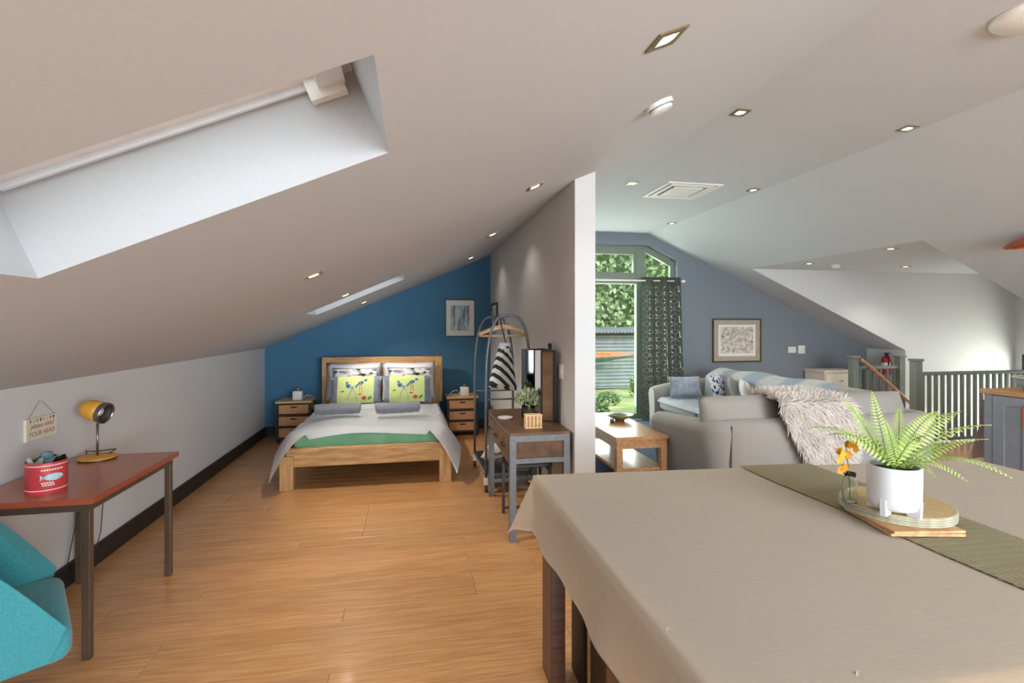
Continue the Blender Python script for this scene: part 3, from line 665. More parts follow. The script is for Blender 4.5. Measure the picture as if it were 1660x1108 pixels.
for nm, m, dx, dy, s, lab in (('sachet', 'fish_blue', .0, .01, .08, 'pale blue sachet poking out of the red tin'), ('sachet', 'paper', -.03, -.02, .06, 'white sachet in the red tin'), ('sachet', 'black_paint', .035, .02, .045, 'black sachet in the red tin'), ('sachet', 'print_leaf', -.04, .02, .045, 'green sachet in the red tin')):
    scrap(nm, m, -1.665 + dx, 2.735 + dy, .73 + (.15 if s > .07 else .135), s, lab)
MB().lathe([(0, .05), (.07, .05), (.07, .115), (0, .12)], n=20).build('contents', 'paper', tin)
sg = thing('hanging_sign', (XL + .001, 3.145, .955), 'small wooden sign hung by string, reading please mind your head', 'sign')
MB().box(0, .014, -.115, .115, -.058, .058, .002).build('board', 'sign_face', sg)
MB().tube([(.012, -.10, .056), (.006, -.012, .138), (.006, .0, .14), (.006, .012, .138), (.012, .10, .056)], .0014, 5).build('string', 'string', sg)
fm = ['flag_red', 'flag_mint', 'flag_red', 'flag_black', 'flag_gold', 'flag_mint', 'flag_red', 'flag_black']
for i, m in enumerate(fm):
    yc = -.085 + i * .0245
    MB().prism([(yc - .008, .050), (yc + .008, .050), (yc, .032)], .0142, .0006, 'X').build('bunting_flag', m, sg)
face = Matrix(((0, 0, 1, .0145), (1, 0, 0, 0), (0, 1, 0, 0), (0, 0, 0, 1)))
text_part('please mind', .036, 'sign_text', sg, face @ Matrix.Translation((0, 0.004, 0)), .35)
text_part('YOUR HEAD', .034, 'sign_text', sg, face @ Matrix.Translation((0, -.036, 0)))
# ------------------------------------------------------------------ teal tub chair
ch = thing('tub_chair', (-1.575, 2.08, 0), 'teal wool tub chair with sloping arms, drawn up to the desk', 'chair', None, R(33))
def shell(u, v, side):
    """u round the chair from one arm front over the back to the other arm front; v from bottom to top"""
    a = (u - .5) * 2 * R(150); back = max(0, math.cos(a))
    rx, ry = .31, .32
    ta = (abs(a) - R(90)) / R(60)
    top = .73 + .09 * (max(0, math.cos(a)) ** .7) if ta < 0 else .73 - .26 * max(0, (ta - .38) / .62) ** 1.1
    z = .345 + (top - .345) * v
    flare = .88 + .14 * v
    k = flare * (1 if side else .80)
    x = -rx * k * math.cos(a); y = ry * k * math.sin(a)
    if abs(a) > R(90): y = math.copysign(ry * k * (1 - .06 * (abs(a) - R(90))), a); x = rx * k * ((abs(a) - R(90)) / R(60)) * .98
    return Vector((x, y, z))
mb = MB(); nu, nv = 40, 12
O = [[mb.b.verts.new(shell(i / nu, j / nv, 1)) for j in range(nv + 1)] for i in range(nu + 1)]
I = [[mb.b.verts.new(shell(i / nu, j / nv, 0)) for j in range(nv + 1)] for i in range(nu + 1)]
for i in range(nu):
    for j in range(nv):
        mb.b.faces.new((O[i][j], O[i + 1][j], O[i + 1][j + 1], O[i][j + 1])); mb.b.faces.new((I[i][j], I[i][j + 1], I[i + 1][j + 1], I[i + 1][j]))
    mb.b.faces.new((O[i][nv], O[i + 1][nv], I[i + 1][nv], I[i][nv])); mb.b.faces.new((O[i][0], I[i][0], I[i + 1][0], O[i + 1][0]))
for j in range(nv):
    for e in (0, nu): mb.b.faces.new((O[e][j], O[e][j + 1], I[e][j + 1], I[e][j]))
sh = mb.build('shell', 'teal_wool', ch, True)
bv = sh.modifiers.new('soft_edges', 'BEVEL'); bv.width = .034; bv.segments = 4; bv.limit_method = 'ANGLE'; bv.angle_limit = R(50)
MB().box(-.20, .325, -.262, .262, .33, .46, .045, 4).build('seat', 'teal_wool', ch, True)
MB().tube([(.03, 0, .06), (.03, 0, .34)], .028, 12).build('column', 'steel', ch, True)
for i in range(5):
    a = R(20 + 72 * i); MB().tube([(.03, 0, .09), (.03 + .27 * math.cos(a), .27 * math.sin(a), .055)], [.024, .016], 8).build('base_arm', 'steel', ch, True)
    MB().lathe([(0, 0), (.02, 0), (.024, .02), (.02, .045), (0, .045)], (.03 + .27 * math.cos(a), .27 * math.sin(a), 0), 12).build('caster', 'dark_metal', ch, True)
# ------------------------------------------------------------------ console table with mirror, plant and small things
CX0, CX1, CY0, CY1 = .655, 1.085, 3.44, 4.46
con = thing('console_table', (.87, 3.95, 0), 'industrial console table with grey metal frame and rustic wood top', 'table')
def cb(mb, *a, **k): x0, x1, y0, y1, z0, z1 = a; return mb.box(x0 - .87, x1 - .87, y0 - 3.95, y1 - 3.95, z0, z1, **k)
cb(MB(), CX0, CX1, CY0, CY1, .735, .755, bev=.002).build('table_top', 'rustic_wood', con)
for x in (CX0, CX1 - .045):
    for y in (CY0 + .005, CY1 - .05): cb(MB(), x, x + .045, y, y + .045, 0, .735).build('leg', 'grey_metal', con)
for y in (CY0 + .005, CY1 - .05):
    for za, zb in ((.69, .735), (.54, .575)): cb(MB(), CX0 + .045, CX1 - .045, y, y + .045, za, zb).build('end_rail', 'grey_metal', con)
for x in (CX0, CX1 - .045):
    for za, zb in ((.715, .735), (.54, .56)): cb(MB(), x + .003, x + .04, CY0 + .05, CY1 - .05, za, zb).build('side_rail', 'grey_metal', con)
cb(MB(), CX0 + .045, CX1 - .045, CY0 + .02, CY0 + .035, .575, .69).build('end_panel', 'rustic_wood', con)
cb(MB(), CX0 + .045, CX1 - .045, CY1 - .035, CY1 - .02, .575, .69).build('end_panel', 'rustic_wood', con)
cb(MB(), CX0 + .05, CX1 - .05, CY0 + .06, CY1 - .06, .56, .57).build('drawer_base', 'rustic_wood', con)
for i in range(3):
    y0 = CY0 + .06 + i * .302
    dr = cb(MB(), CX0 - .004, CX0 + .02, y0, y0 + .296, .562, .712, bev=.003).build('drawer', 'rustic_wood', con)
    mb = MB(); yc = y0 + .148 - 3.95; xx = CX0 - .87
    mb.tube([(xx - .002, yc - .05, .635), (xx - .026, yc - .05, .635), (xx - .026, yc + .05, .635), (xx - .002, yc + .05, .635)], .005, 6); mb.build('handle', 'dark_metal', dr)
cb(MB(), CX1 - .042, CX1 - .01, CY0 + .05, CY1 - .05, .12, .15).build('stretcher', 'grey_metal', con)
for y in (CY0 + .012, CY1 - .043): cb(MB(), CX0 + .045, CX1 - .045, y, y + .03, .12, .15).build('stretcher', 'grey_metal', con)
mr = thing('folding_mirror', (1.0, 3.93, .756), 'three fold mirror in dark frame with scroll crest on the console', 'mirror')
def leaf(name, p0, p1, h, face_m, back_m):
    """a framed leaf standing between two plan points; its mirror faces to the reader's left of p0->p1"""
    p0, p1 = Vector((*p0, 0)), Vector((*p1, 0)); d = (p1 - p0); L = d.length; a = math.atan2(d.y, d.x)
    mx = Matrix.Translation(p0) @ Matrix.Rotation(a, 4, 'Z')
    mb = MB(); f = .014
    mb.box(0, L, -.008, .008, 0, f, mtx=mx).box(0, L, -.008, .008, h - f, h, mtx=mx).box(0, f, -.008, .008, f, h - f, mtx=mx).box(L - f, L, -.008, .008, f, h - f, mtx=mx)
    o = mb.build(name, 'dark_metal', mr)
    MB().box(f, L - f, .0, .004, f, h - f, mtx=mx).build('glass', face_m, o)
    MB().box(f, L - f, -.005, -.0005, f, h - f, mtx=mx).build('backing_board', back_m, o)
leaf('mirror_leaf', (.066, -.17), (.062, .13), .55, 'mirror', 'rustic_wood')  # against the wall
leaf('mirror_leaf', (.055, .14), (-.135, .10), .55, 'mirror', 'rustic_wood') # far wing, its mirror to the room
leaf('mirror_leaf', (.062, -.18), (-.03, -.11), .55, 'rustic_wood', 'mirror')
mb = MB()
for s in (-1, 1):
    mb.tube([(.066, -.02 + s * (.004 + .05 * t), .552 + .055 * math.sin(t * 4.2) * (1 - .5 * t)) for t in [i / 9 for i in range(10)]], .0035, 6)
    mb.tube([(.066, -.02 + s * (.03 + .022 * math.cos(t * 5.5)), .575 + .022 * math.sin(t * 5.5)) for t in [i / 9 for i in range(10)]], .003, 6)
mb.build('crest', 'dark_metal', mr, True)
# small plant, dish, letter rack
pl = on_z(857, 680, .756)
pt = thing('potted_shrub', (pl.x, pl.y, .756), 'small bushy pale green plant in a dark pot on the console', 'plant')
MB().lathe([(0, 0), (.036, 0), (.05, .085), (.046, .085), (.034, .01), (0, .01)], n=16).build('pot', 'terracotta_dark', pt, 40)
MB().lathe([(0, .07), (.046, .07), (0, .075)], n=16).build('soil', 'soil', pt)
random.seed(5)
vv, ff = [], []
for i in range(520):
    a = random.uniform(0, 6.283); b = math.asin(random.uniform(-.35, 1)); k = random.uniform(.55, 1.05)
    p = Vector((.095 * k * math.cos(a) * math.cos(b), .095 * k * math.sin(a) * math.cos(b), .145 + .085 * k * math.sin(b)))
    d = (p - Vector((0, 0, .10))).normalized() + Vector((random.uniform(-.5, .5), random.uniform(-.5, .5), random.uniform(-.3, .5))); d.normalize(); e = d.orthogonal().normalized(); s = random.uniform(.02, .034)
    q = len(vv); vv += [p, p + d * s * .5 + e * s * .35, p + d * s, p + d * s * .5 - e * s * .35]; ff.append((q, q + 1, q + 2, q + 3))
me = bpy.data.meshes.new('foliage'); me.from_pydata(vv, [], ff); me.materials.append(M['shrub_leaf']); o = bpy.data.objects.new('foliage', me); col.objects.link(o); o.parent = pt; o['kind'] = 'stuff'
MB().tube([(0, 0, .07), (.01, 0, .11), (0, .01, .16)], .006, 6).build('stem', 'fern_rachis', pt)
p = on_z(819, 679, .756); tag(MB().lathe([(0, 0), (.05, 0), (.062, .012), (.060, .014), (.048, .005), (0, .005)], n=28).build('dish', 'white_gloss', None, True, (p.x, p.y, .756)), 'flat round white dish on the console table', 'dish')
p = on_z(864, 694, .756); rk = thing('letter_rack', (p.x, p.y, .756), 'pale wooden slatted letter rack on the console', 'rack')
MB().box(-.062, .062, -.03, .03, 0, .012).build('base', 'pale_wood', rk)
MB().box(-.062, .062, -.03, -.02, .088, .1).box(-.062, .062, .02, .03, .088, .1).build('rail', 'pale_wood', rk)
for y in (-.029, .019):
    for i in range(5): MB().box(-.060 + i * .0265, -.046 + i * .0265, y, y + .01, .012, .088).build('slat', 'pale_wood', rk)
# stool under the console
st = thing('stool', (.86, 3.86, 0), 'black metal framed stool tucked under the console table', 'stool')
MB().box(-.15, .17, -.16, .16, .435, .465, .006).build('seat', 'espresso', st)
for sx in (-.15, .15):
    for sy in (-.15, .15): MB().box(sx - .011, sx + .011, sy - .011, sy + .011, 0, .435).build('leg', 'dark_metal', st)
for sy in (-.15, .15): MB().box(-.139, .139, sy - .009, sy + .009, .03, .048).build('stretcher', 'dark_metal', st)
for sx in (-.15, .15): MB().box(sx - .009, sx + .009, -.139, .139, .40, .43).build('apron', 'dark_metal', st)
# ------------------------------------------------------------------ clothes cart
ct = thing('clothes_cart', (.85, 4.95, 0), 'grey tubular clothes cart with two arches and wheels beside the console', 'clothes rail')
for y in (-.41, .43):
    pts = []
    for i in range(33):
        a = math.pi * i / 32; pts.append((-.205 * math.copysign(abs(math.cos(a)) ** .62, math.cos(a)), y, .95 + .635 * math.sin(a) ** .9))
    pts = [(-.205, y, .13), (-.205, y, .6)] + pts + [(.205, y, .6), (.205, y, .13)]
    MB().tube(pts, .0125, 10).build('arch', 'grey_metal', ct, True)
MB().tube([(0, -.41, 1.583), (0, .43, 1.583)], .0125, 10).build('hanging_bar', 'grey_metal', ct, True)
mb = MB()
for x in (-.205, .205): mb.tube([(x, -.41, .15), (x, .43, .15)], .011, 8)
for y in (-.41, .43): mb.tube([(-.205, y, .15), (.205, y, .15)], .011, 8)
mb.build('base_frame', 'grey_metal', ct, True)
MB().box(-.2, .2, -.4, .42, .152, .166).build('shelf', 'dark_metal', ct)
mb = MB().tube([(-.205, -.41, .83), (.205, -.41, .83)], .008, 8); mb.build('cross_bar', 'grey_metal', ct, True)
mb = MB().tube([(-.205, .43, .80), (.205, .43, .80)], .008, 8); mb.build('cross_bar', 'grey_metal', ct, True)
for x in (-.205, .205):
    for y in (-.41, .43):
        wv = MB().lathe([(0, -.012), (.03, -.012), (.034, 0), (.03, .012), (0, .012)], (x, y, .034), 18, Matrix.Rotation(R(90), 4, 'Y')).build('wheel', 'dark_metal', ct, 40)
        MB().box(x - .018, x + .018, y - .014, y + .014, .062, .13, .005).build('caster_fork', 'white_plastic', ct)
for dy, lab in ((-.19, 'pale wooden coat hanger on the cart bar, nearer the console'), (-.06, 'pale wooden coat hanger on the cart bar, behind the other hanger')):
    hg = thing('coat_hanger', (.85, 4.95 + dy, 1.56), lab, 'hanger', 'wooden coat hangers')
    def arm(u, v, sg):
        x = sg * .235 * u; z = -.075 - .075 * u ** 1.3; hh = .022 - .008 * u; a = 2 * math.pi * v
        return Vector((x, .010 * math.cos(a) - .02 * u * u, z + hh * math.sin(a) - .0))
    mb = MB()
    for sg in (-1, 1): mb.grid(lambda u, v, sg=sg: arm(u, v, sg), 16, 10)
    bmesh.ops.remove_doubles(mb.b, verts=mb.b.verts[:], dist=.0005); mb.build('shoulder', 'pale_wood', hg, True)
    MB().tube([(-.226, -.018, -.165), (.226, -.018, -.165)], .008, 8).build('trouser_bar', 'pale_wood', hg, True)
    MB().tube([(0, 0, -.075), (0, 0, -.012)] + [(.022 * math.sin(a), 0, .012 + .026 * -math.cos(a)) for a in [i * .5 for i in range(1, 9)]], .0028, 6).build('hook', 'steel', hg, True)
bag = thing('drawstring_bag', (.85, 4.72, .90), 'white drawstring bag with dark diagonal stripes hanging from a hanger', 'bag')
def bagf(u, v):
    a = 2 * math.pi * u; s_ = v
    wx = .142 - .088 * s_; wy = .05 * (1 - s_ ** 3 * .5)
    pl_ = 1 + .08 * s_ * math.sin(9 * a)
    z = .40 * s_ - .02 * math.cos(a) * (1 - s_)
    if v < .05: wx *= .93; wy *= .4
    return Vector((wx * math.cos(a) * pl_ - .02 * (1 - s_), wy * math.sin(a) * pl_, z))
MB().grid(bagf, 36, 24, True).build('body', 'bag_stripe', bag, True)
MB().lathe([(.060, .345), (.056, .375), (.044, .395), (.058, .42), (.04, .43), (0, .425)], (0, 0, 0), 20, None, 1, .55).build('gathered_neck', 'white_cotton', bag, True)
MB().tube([(.01, 0, .42), (-.02, 0, .54), (-.045, -.01, .64), (-.05, 0, .66)], .005, 6).build('cord', 'cord', bag, True)
MB().tube([(.0, 0, .42), (.01, 0, .5), (.01, .0, .64)], .003, 6).build('cord', 'white_cord', bag, True)
cu = thing('floral_cushion', (.82, 4.75, .18), 'white cushion with bold coloured petals on the cart shelf', 'cushion')
MB().pillow(.36, .36, .14, Matrix.Translation((0, 0, .12)) @ Matrix.Rotation(R(62), 4, 'X')).build('cover', 'floral_print', cu, True)
mxc = Matrix.Translation((0, 0, .12)) @ Matrix.Rotation(R(62), 4, 'X')
random.seed(21)
for i in range(22):
    a, b = random.uniform(-.8, .8), random.uniform(-.8, .8); rot = random.random() * 3.14; ra, rb = random.uniform(.14, .24), random.uniform(.06, .1)
    P = []
    for k in range(10):
        q = 2 * math.pi * k / 10; aa = a + ra * math.cos(q) * math.cos(rot) - rb * math.sin(q) * math.sin(rot); bb_ = b + ra * math.cos(q) * math.sin(rot) + rb * math.sin(q) * math.cos(rot)
        aa, bb_ = max(-.95, min(.95, aa)), max(-.95, min(.95, bb_))
        P.append(mxc @ Vector((aa * .18, -.07 * ((1 - abs(aa) ** 2.6) * (1 - abs(bb_) ** 2.6)) ** .5 - .004, bb_ * .18)))
    MB().poly(P).build('petal_print', random.choice(['petal_red', 'petal_teal', 'petal_yellow', 'print_leaf', 'print_red']), cu)
# ------------------------------------------------------------------ big table with linen cloth
TZ = .83
tb = thing('dining_table', (1.62, 1.5, 0), 'long dark wooden table under the linen cloth', 'table')
def tbx(*a, **k): x0, x1, y0, y1, z0, z1 = a; return MB().box(x0 - 1.62, x1 - 1.62, y0 - 1.5, y1 - 1.5, z0, z1, **k)
MB().prism([(.555 - 1.62, .78 - 1.5), (2.71 - 1.62, .78 - 1.5), (2.71 - 1.62, 2.02 - 1.5), (.555 - 1.62, 2.185 - 1.5)], .765, .057, 'Z').build('table_top', 'dark_walnut', tb)
tbx(.64, 2.6, .90, 1.97, .64, .765).build('apron', 'espresso', tb)
for x, y in ((.557, 2.02), (.557, 1.27), (.557, .80), (2.64, 1.85), (2.64, .80)): tbx(x, x + .06, y, y + .15, 0, .765, bev=.004).build('leg', 'dark_walnut', tb)
for y0, y1 in ((1.99, 2.14), (1.62, 1.90)): tbx(.68, .72, y0, y1, 0, .64, bev=.004).build('inner_panel', 'espresso', tb)
tbx(.69, .72, 1.93, 1.965, 0, .64, bev=.004).build('post', 'bed_oak', tb)
tbx(1.9, 1.94, .95, 1.9, 0, .64, bev=.004).build('inner_panel', 'espresso', tb)
# cloth as a draped sheet: corners stand out in a fold
c00, c10, c01, c11 = Vector((.54, .74)), Vector((2.73, .74)), Vector((.54, 2.205)), Vector((2.73, 2.04))
OV = .25
def cloth(u, v):
    W, H = 2.19, 1.4
    a = u * (W + 2 * OV) - OV; b = v * (H + 2 * OV) - OV
    ia, ib = min(max(a, 0), W) / W, min(max(b, 0), H) / H
    base = c00 * (1 - ia) * (1 - ib) + c10 * ia * (1 - ib) + c01 * (1 - ia) * ib + c11 * ia * ib
    ea, eb = a - min(max(a, 0), W), b - min(max(b, 0), H)
    r = math.hypot(ea, eb); z = TZ + .003
    p = base.copy()
    if r > 0:
        ph = math.atan2(abs(eb), abs(ea)); k = math.sin(2 * ph) ** 1.5
        t = (a if abs(eb) > abs(ea) else b)
        wob = .007 * math.sin(t * 11 + 1.3) + .004 * math.sin(t * 23)
        out = min(r, .02) * .9 + max(0, r - .02) * (.02 + .42 * k) + wob * (r / OV) ** 1.5 * (1 - k)
        dirv = Vector((math.copysign(math.cos(ph), ea) if ea else 0, math.copysign(math.sin(ph), eb) if eb else 0))
        if k > 0: 
            dd = Vector((math.copysign(.707, ea), math.copysign(.707, eb))); dirv = (dirv * (1 - k) + dd * k).normalized()
        p = base + dirv * out
        z -= math.sqrt(max(0, r * r - min(r, out) ** 2)) if r > .02 else .004 * (r / .02)
    else:
        z += .0012 * math.sin(a * 9 + b * 3) * math.sin(b * 7)
    return Vector((p.x, p.y, z))
mb = MB().grid(cloth, 150, 110)
bmesh.ops.solidify(mb.b, geom=mb.b.faces[:], thickness=.002)
tag(mb.build('tablecloth', 'linen', None, True), 'plain beige linen tablecloth hanging over the long table', 'tablecloth')
def run(u, v):
    y = .70 + v * (2.155 - .70); return Vector((1.504 + .354 * u + .004 * math.sin(y * 9), y - .03 * u * v, TZ + .0075 + .0008 * math.sin(y * 500)))
mb = MB().grid(run, 6, 160); bmesh.ops.solidify(mb.b, geom=mb.b.faces[:], thickness=-.003)
tag(mb.build('table_runner', 'runner_weave', None, True), 'olive woven runner across the linen tablecloth', 'runner')
PC = on_z(1451, 826, TZ + .03); PCx, PCy = PC.x, PC.y
z = TZ + .0105
for i in range(2):
    o = MB().box(-.115, .115, -.115, .115, 0, .0085, .0015).build('trivet_board', 'trivet_wood', None, False, (PCx - .045, PCy - .062, z))
    o.rotation_euler = (0, 0, R(-12 + 3 * i)); z += .009
    tag(o, 'thin square wooden board under the round mats, %s of the pair' % ('lower' if i == 0 else 'upper'), 'board', 'square boards')
for i in range(4):
    t = thing('placemat', (PCx + .002 * (i % 2), PCy, z), ['round cork placemat at the bottom of the stack', 'second round cork placemat up in the stack', 'third round cork placemat up in the stack', 'round cork placemat on top, under the fern pot'][i], 'placemat', 'round placemats')
    MB().lathe([(0, 0), (.164, 0), (.166, .002), (.166, .0045), (.164, .0055), (0, .0055)], n=48).build('disc', 'mat_rim', t, 40)
    MB().lathe([(0, .0055), (.161, .0055), (.161, .0068), (0, .0068)], n=48).build('cork_face', 'mat_cork', t, 40); z += .0075
fp = on_z(1449, 830, z)
fern = thing('fern', (fp.x, fp.y, z), 'bright green fern in a white footed pot on the table', 'plant')
r0 = .074
MB().lathe([(0, .014), (.055, .014), (.068, .022), (r0, .04), (r0 + .002, .150), (r0 - .003, .154), (r0 - .008, .150), (r0 - .008, .135), (0, .135)], n=40).build('pot', 'pot_white', fern, 50)
for i in range(4):
    a = R(20 + 90 * i); mx = Matrix.Rotation(a, 4, 'Z')
    MB().prism([(.04, 0), (.075, 0), (.0775, .05), (.066, .06), (.03, .025)], -.008, .016).build('pot_foot', 'pot_white', fern).matrix_basis = mx
MB().lathe([(0, .136), (.066, .136), (0, .142)], n=24).build('soil', 'soil', fern)
def frond(tip, lift, width, n=30, base=(0, 0)):
    """a frond from the pot centre to tip (local), arching up by lift; leaflets on both sides of the rachis"""
    tip = Vector(tip); b0 = Vector((base[0], base[1], .137)); ctrl = (b0 + tip) / 2 + Vector((0, 0, lift)); P = lambda t: b0 * (1 - t) ** 2 + ctrl * 2 * t * (1 - t) + tip * t * t
    vv, ff = [], []
    for i in range(2, n + 1):
        t = i / n; p = P(t); d = (P(min(1, t + .01)) - P(t - .01)).normalized(); ref = (Vector((0, 0, 1)) * (1 - abs(d.z)) + Vector((-.25, -.95, .1)) * abs(d.z)); side = d.cross(ref)
        side = side.normalized() if side.length > .05 else Vector((1, 0, 0)); up = side.cross(d)
        wl = width * (min(1, (t - .02) / .22) ** .7) * (1 - max(0, t - .45) / .58) ** .8
        hw = .30 * (tip - b0).length / n
        for s in (-1, 1):
            o_ = side * s * wl + d * wl * .25 - up * wl * .18; q = len(vv); m_ = o_ * .5 + up * .002
            vv += [p - d * hw * .5, p + m_ - d * hw, p + o_, p + m_ + d * hw, p + d * hw * .5]; ff.append((q, q + 1, q + 2, q + 3, q + 4))
    me = bpy.data.meshes.new('frond'); me.from_pydata(vv, [], ff); me.materials.append(M['fern_leaf']); o = bpy.data.objects.new('frond', me); col.objects.link(o); o.parent = fern
    MB().tube([P(k / 10) for k in range(11)], [.0022 - .0014 * k / 10 for k in range(11)], 5).build('rachis', 'fern_rachis', o, True)
FR = [((1412, 634), 0, .03, .026), ((1368, 648), -.05, .04, .026), ((1312, 694), -.04, .09, .028), ((1433, 678), -.10, .02, .026), ((1520, 668), .02, .07, .03), ((1556, 668), .05, .08, .03), ((1605, 690), .06, .08, .022), ((1600, 713), -.02, .06, .022), ((1638, 775), -.03, .11, .026), ((1572, 785), -.08, .09, .018), ((1520, 780), -.12, .07, .016), ((1500, 708), -.10, .06, .026), ((1478, 690), .06, .05, .026), ((1395, 715), .08, .06, .024), ((1458, 660), .10, .05, .024), ((1345, 705), .10, .08, .024)]
right_ = Vector((CA, -SA, 0)); fwd_ = Vector((SA, CA, 0))
for (px, py), dep, lift, wd in FR:
    v = ray(px, py); d0 = fwd_.dot(fern.location); w_ = Vector((0, 0, EYE)) + v * (d0 + dep); frond(w_ - fern.location, lift, wd * 1.15, 23, (random.uniform(-.02, .02), random.uniform(-.02, .02)))
va = thing('glass_vase', (fp.x - .06, fp.y + .11, z), 'small clear glass vase behind the fern pot', 'vase')
MB().lathe([(0, 0), (.022, 0), (.024, .05), (.017, .085), (.019, .1), (.0165, .1), (.0145, .085), (.021, .05), (.019, .006), (0, .006)], n=20).build('glass', 'glass_clear', va, True)
orc = thing('orchid_sprig', (fp.x - .06, fp.y + .11, z + .008), 'sprig of yellow orchids in the small glass vase', 'flower')
MB().tube([(0, 0, 0), (-.004, 0, .09), (-.012, 0, .16), (-.03, -.01, .20)], .0018, 6).build('stem', 'fern_rachis', orc, True)
random.seed(9)
for i in range(12):
    t = i / 11; c = Vector((-.012 - .035 * t + random.uniform(-.02, .02), random.uniform(-.02, .02), .20 - .13 * abs(t - .25) + random.uniform(-.015, .015)))
    mb = MB()
    for k in range(5):
        a = 2 * math.pi * k / 5 + i; d = Vector((math.cos(a) * .8, -.4, math.sin(a))).normalized(); e = d.cross(Vector((0, -1, .2))).normalized()
        mb.poly([c, c + d * .009 + e * .007, c + d * .018, c + d * .009 - e * .007])
    mb.build('flower', 'orchid_yellow', orc)
# ------------------------------------------------------------------ corner sofa
sf = thing('corner_sofa', (3.5, 5.2, .016), 'large taupe L shaped corner sofa with rounded arms', 'sofa')
OX, OY = 3.5, 5.2
def sweep(path, hfun, th, flare, n_prof=12, z0=.05):
    """upholstered back shell: path of plan points (outer line, interior on the left), height by fraction, thickness th"""
    P = [Vector((x - OX, y - OY, 0)) for x, y in path]; L = [0]
    for a, b in zip(P[:-1], P[1:]): L.append(L[-1] + (b - a).length)
    mb = MB(); rings = []
    for i, p in enumerate(P):
        d = (P[min(i + 1, len(P) - 1)] - P[max(i - 1, 0)]).normalized(); inn = Vector((-d.y, d.x, 0)); H = hfun(L[i] / L[-1]); r = th / 2; e = min(1, L[i] / .10, (L[-1] - L[i]) / .10); e = .72 + .28 * math.sqrt(max(0, 1 - (1 - e) ** 2))
        prof = [(0.02, z0), (0.0 - flare * .2, z0 + (H - z0) * .5)]
        for k in range(9):
            a = math.pi * (1 - k / 8); prof.append((r - flare + (r + flare * .3) * math.cos(a) * 1.0, H - r * .9 + r * .9 * math.sin(a)))
        prof += [(th, z0 + (H - z0) * .5), (th, z0)]
        c = r
        rings.append([mb.b.verts.new(p + inn * (c + (q - c) * e) + Vector((0, 0, z0 + (z - z0) * (.97 + .03 * e)))) for q, z in prof])
    for A, B in zip(rings[:-1], rings[1:]):
        for k in range(len(A)): mb.b.faces.new((A[k], A[(k + 1) % len(A)], B[(k + 1) % len(A)], B[k]))
    mb.b.faces.new(rings[0][::-1]); mb.b.faces.new(rings[-1])
    return mb
def arc(cx, cy, r, a0, a1, n=8): return [(cx + r * math.cos(R(a0 + (a1 - a0) * k / n)), cy + r * math.sin(R(a0 + (a1 - a0) * k / n))) for k in range(n + 1)]
def dens(pts, step=.06):
    out = []
    for a, b in zip(pts[:-1], pts[1:]):
        n = max(1, int(math.dist(a, b) / step)); out += [(a[0] + (b[0] - a[0]) * k / n, a[1] + (b[1] - a[1]) * k / n) for k in range(n)]
    return out + [pts[-1]]
armN = dens([(2.39, 4.82)] + arc(2.53, 3.86, .14, 180, 270) )
backN = dens([(2.536, 3.72)] + [(4.42, 3.72)] + arc(4.42, 3.92, .2, 270, 360) + [(4.62, 4.2)])
backF = dens([(4.62, 4.205), (4.62, 6.62)] + arc(4.44, 6.72, .18, 0, 90))
armF = dens([(4.435, 6.90), (3.36, 6.90)])
sweep(armN, lambda t: .61 + .085 * min(1, t * 1.1), .22, .045).build('arm', 'sofa_fabric', sf, 45)
sweep(backN, lambda t: .70, .22, .03).build('back_shell', 'sofa_fabric', sf, 45)
sweep(backF, lambda t: .70, .22, .03).build('back_shell', 'sofa_fabric', sf, 45)
sweep(armF, lambda t: .71 - .12 * t ** 2.2, .22, .03).build('arm', 'sofa_fabric', sf, 45)
def sb(x0, x1, y0, y1, z0, z1, bev, name, m='sofa_fabric', seg=4): return MB().box(x0 - OX, x1 - OX, y0 - OY, y1 - OY, z0, z1, bev, seg).build(name, m, sf, 50)
sb(2.60, 4.41, 3.93, 4.70, .06, .30, .02, 'seat_base'); sb(3.46, 4.41, 4.70, 6.69, .06, .30, .02, 'seat_base')
for x0, x1 in ((2.62, 3.5), (3.5, 4.4)): sb(x0, x1, 3.95, 4.74, .30, .45, .05, 'seat_cushion')
for y0, y1 in ((4.75, 5.7), (5.7, 6.67)): sb(3.40, 4.4, y0, y1, .30, .45, .05, 'seat_cushion')
for x0, x1 in ((2.40, 3.16), (3.16, 3.72), (3.72, 4.42)):
    MB().pillow(x1 - x0 + .03, .46, .24, Matrix.Translation(((x0 + x1) / 2 - OX, 3.93 - OY, .645)) @ Matrix.Rotation(R(-10), 4, 'X'), 14, .0).build('back_cushion', 'sofa_fabric', sf, True)
for y0, y1 in ((4.2, 5.0), (5.0, 5.85), (5.85, 6.68)):
    MB().pillow(y1 - y0 + .03, .42, .26, Matrix.Translation((4.32 - OX, (y0 + y1) / 2 - OY, .64)) @ Matrix.Rotation(R(90), 4, 'Z') @ Matrix.Rotation(R(12), 4, 'X'), 14, .0).build('back_cushion', 'sofa_fabric', sf, True)
MB().tube([(2.535 - OX, 3.716 - OY + .01 * math.sin(k / 12 * 3), .06 + .60 * k / 12) for k in range(13)], .006, 6).build('seam_piping', 'sofa_seam', sf, True)
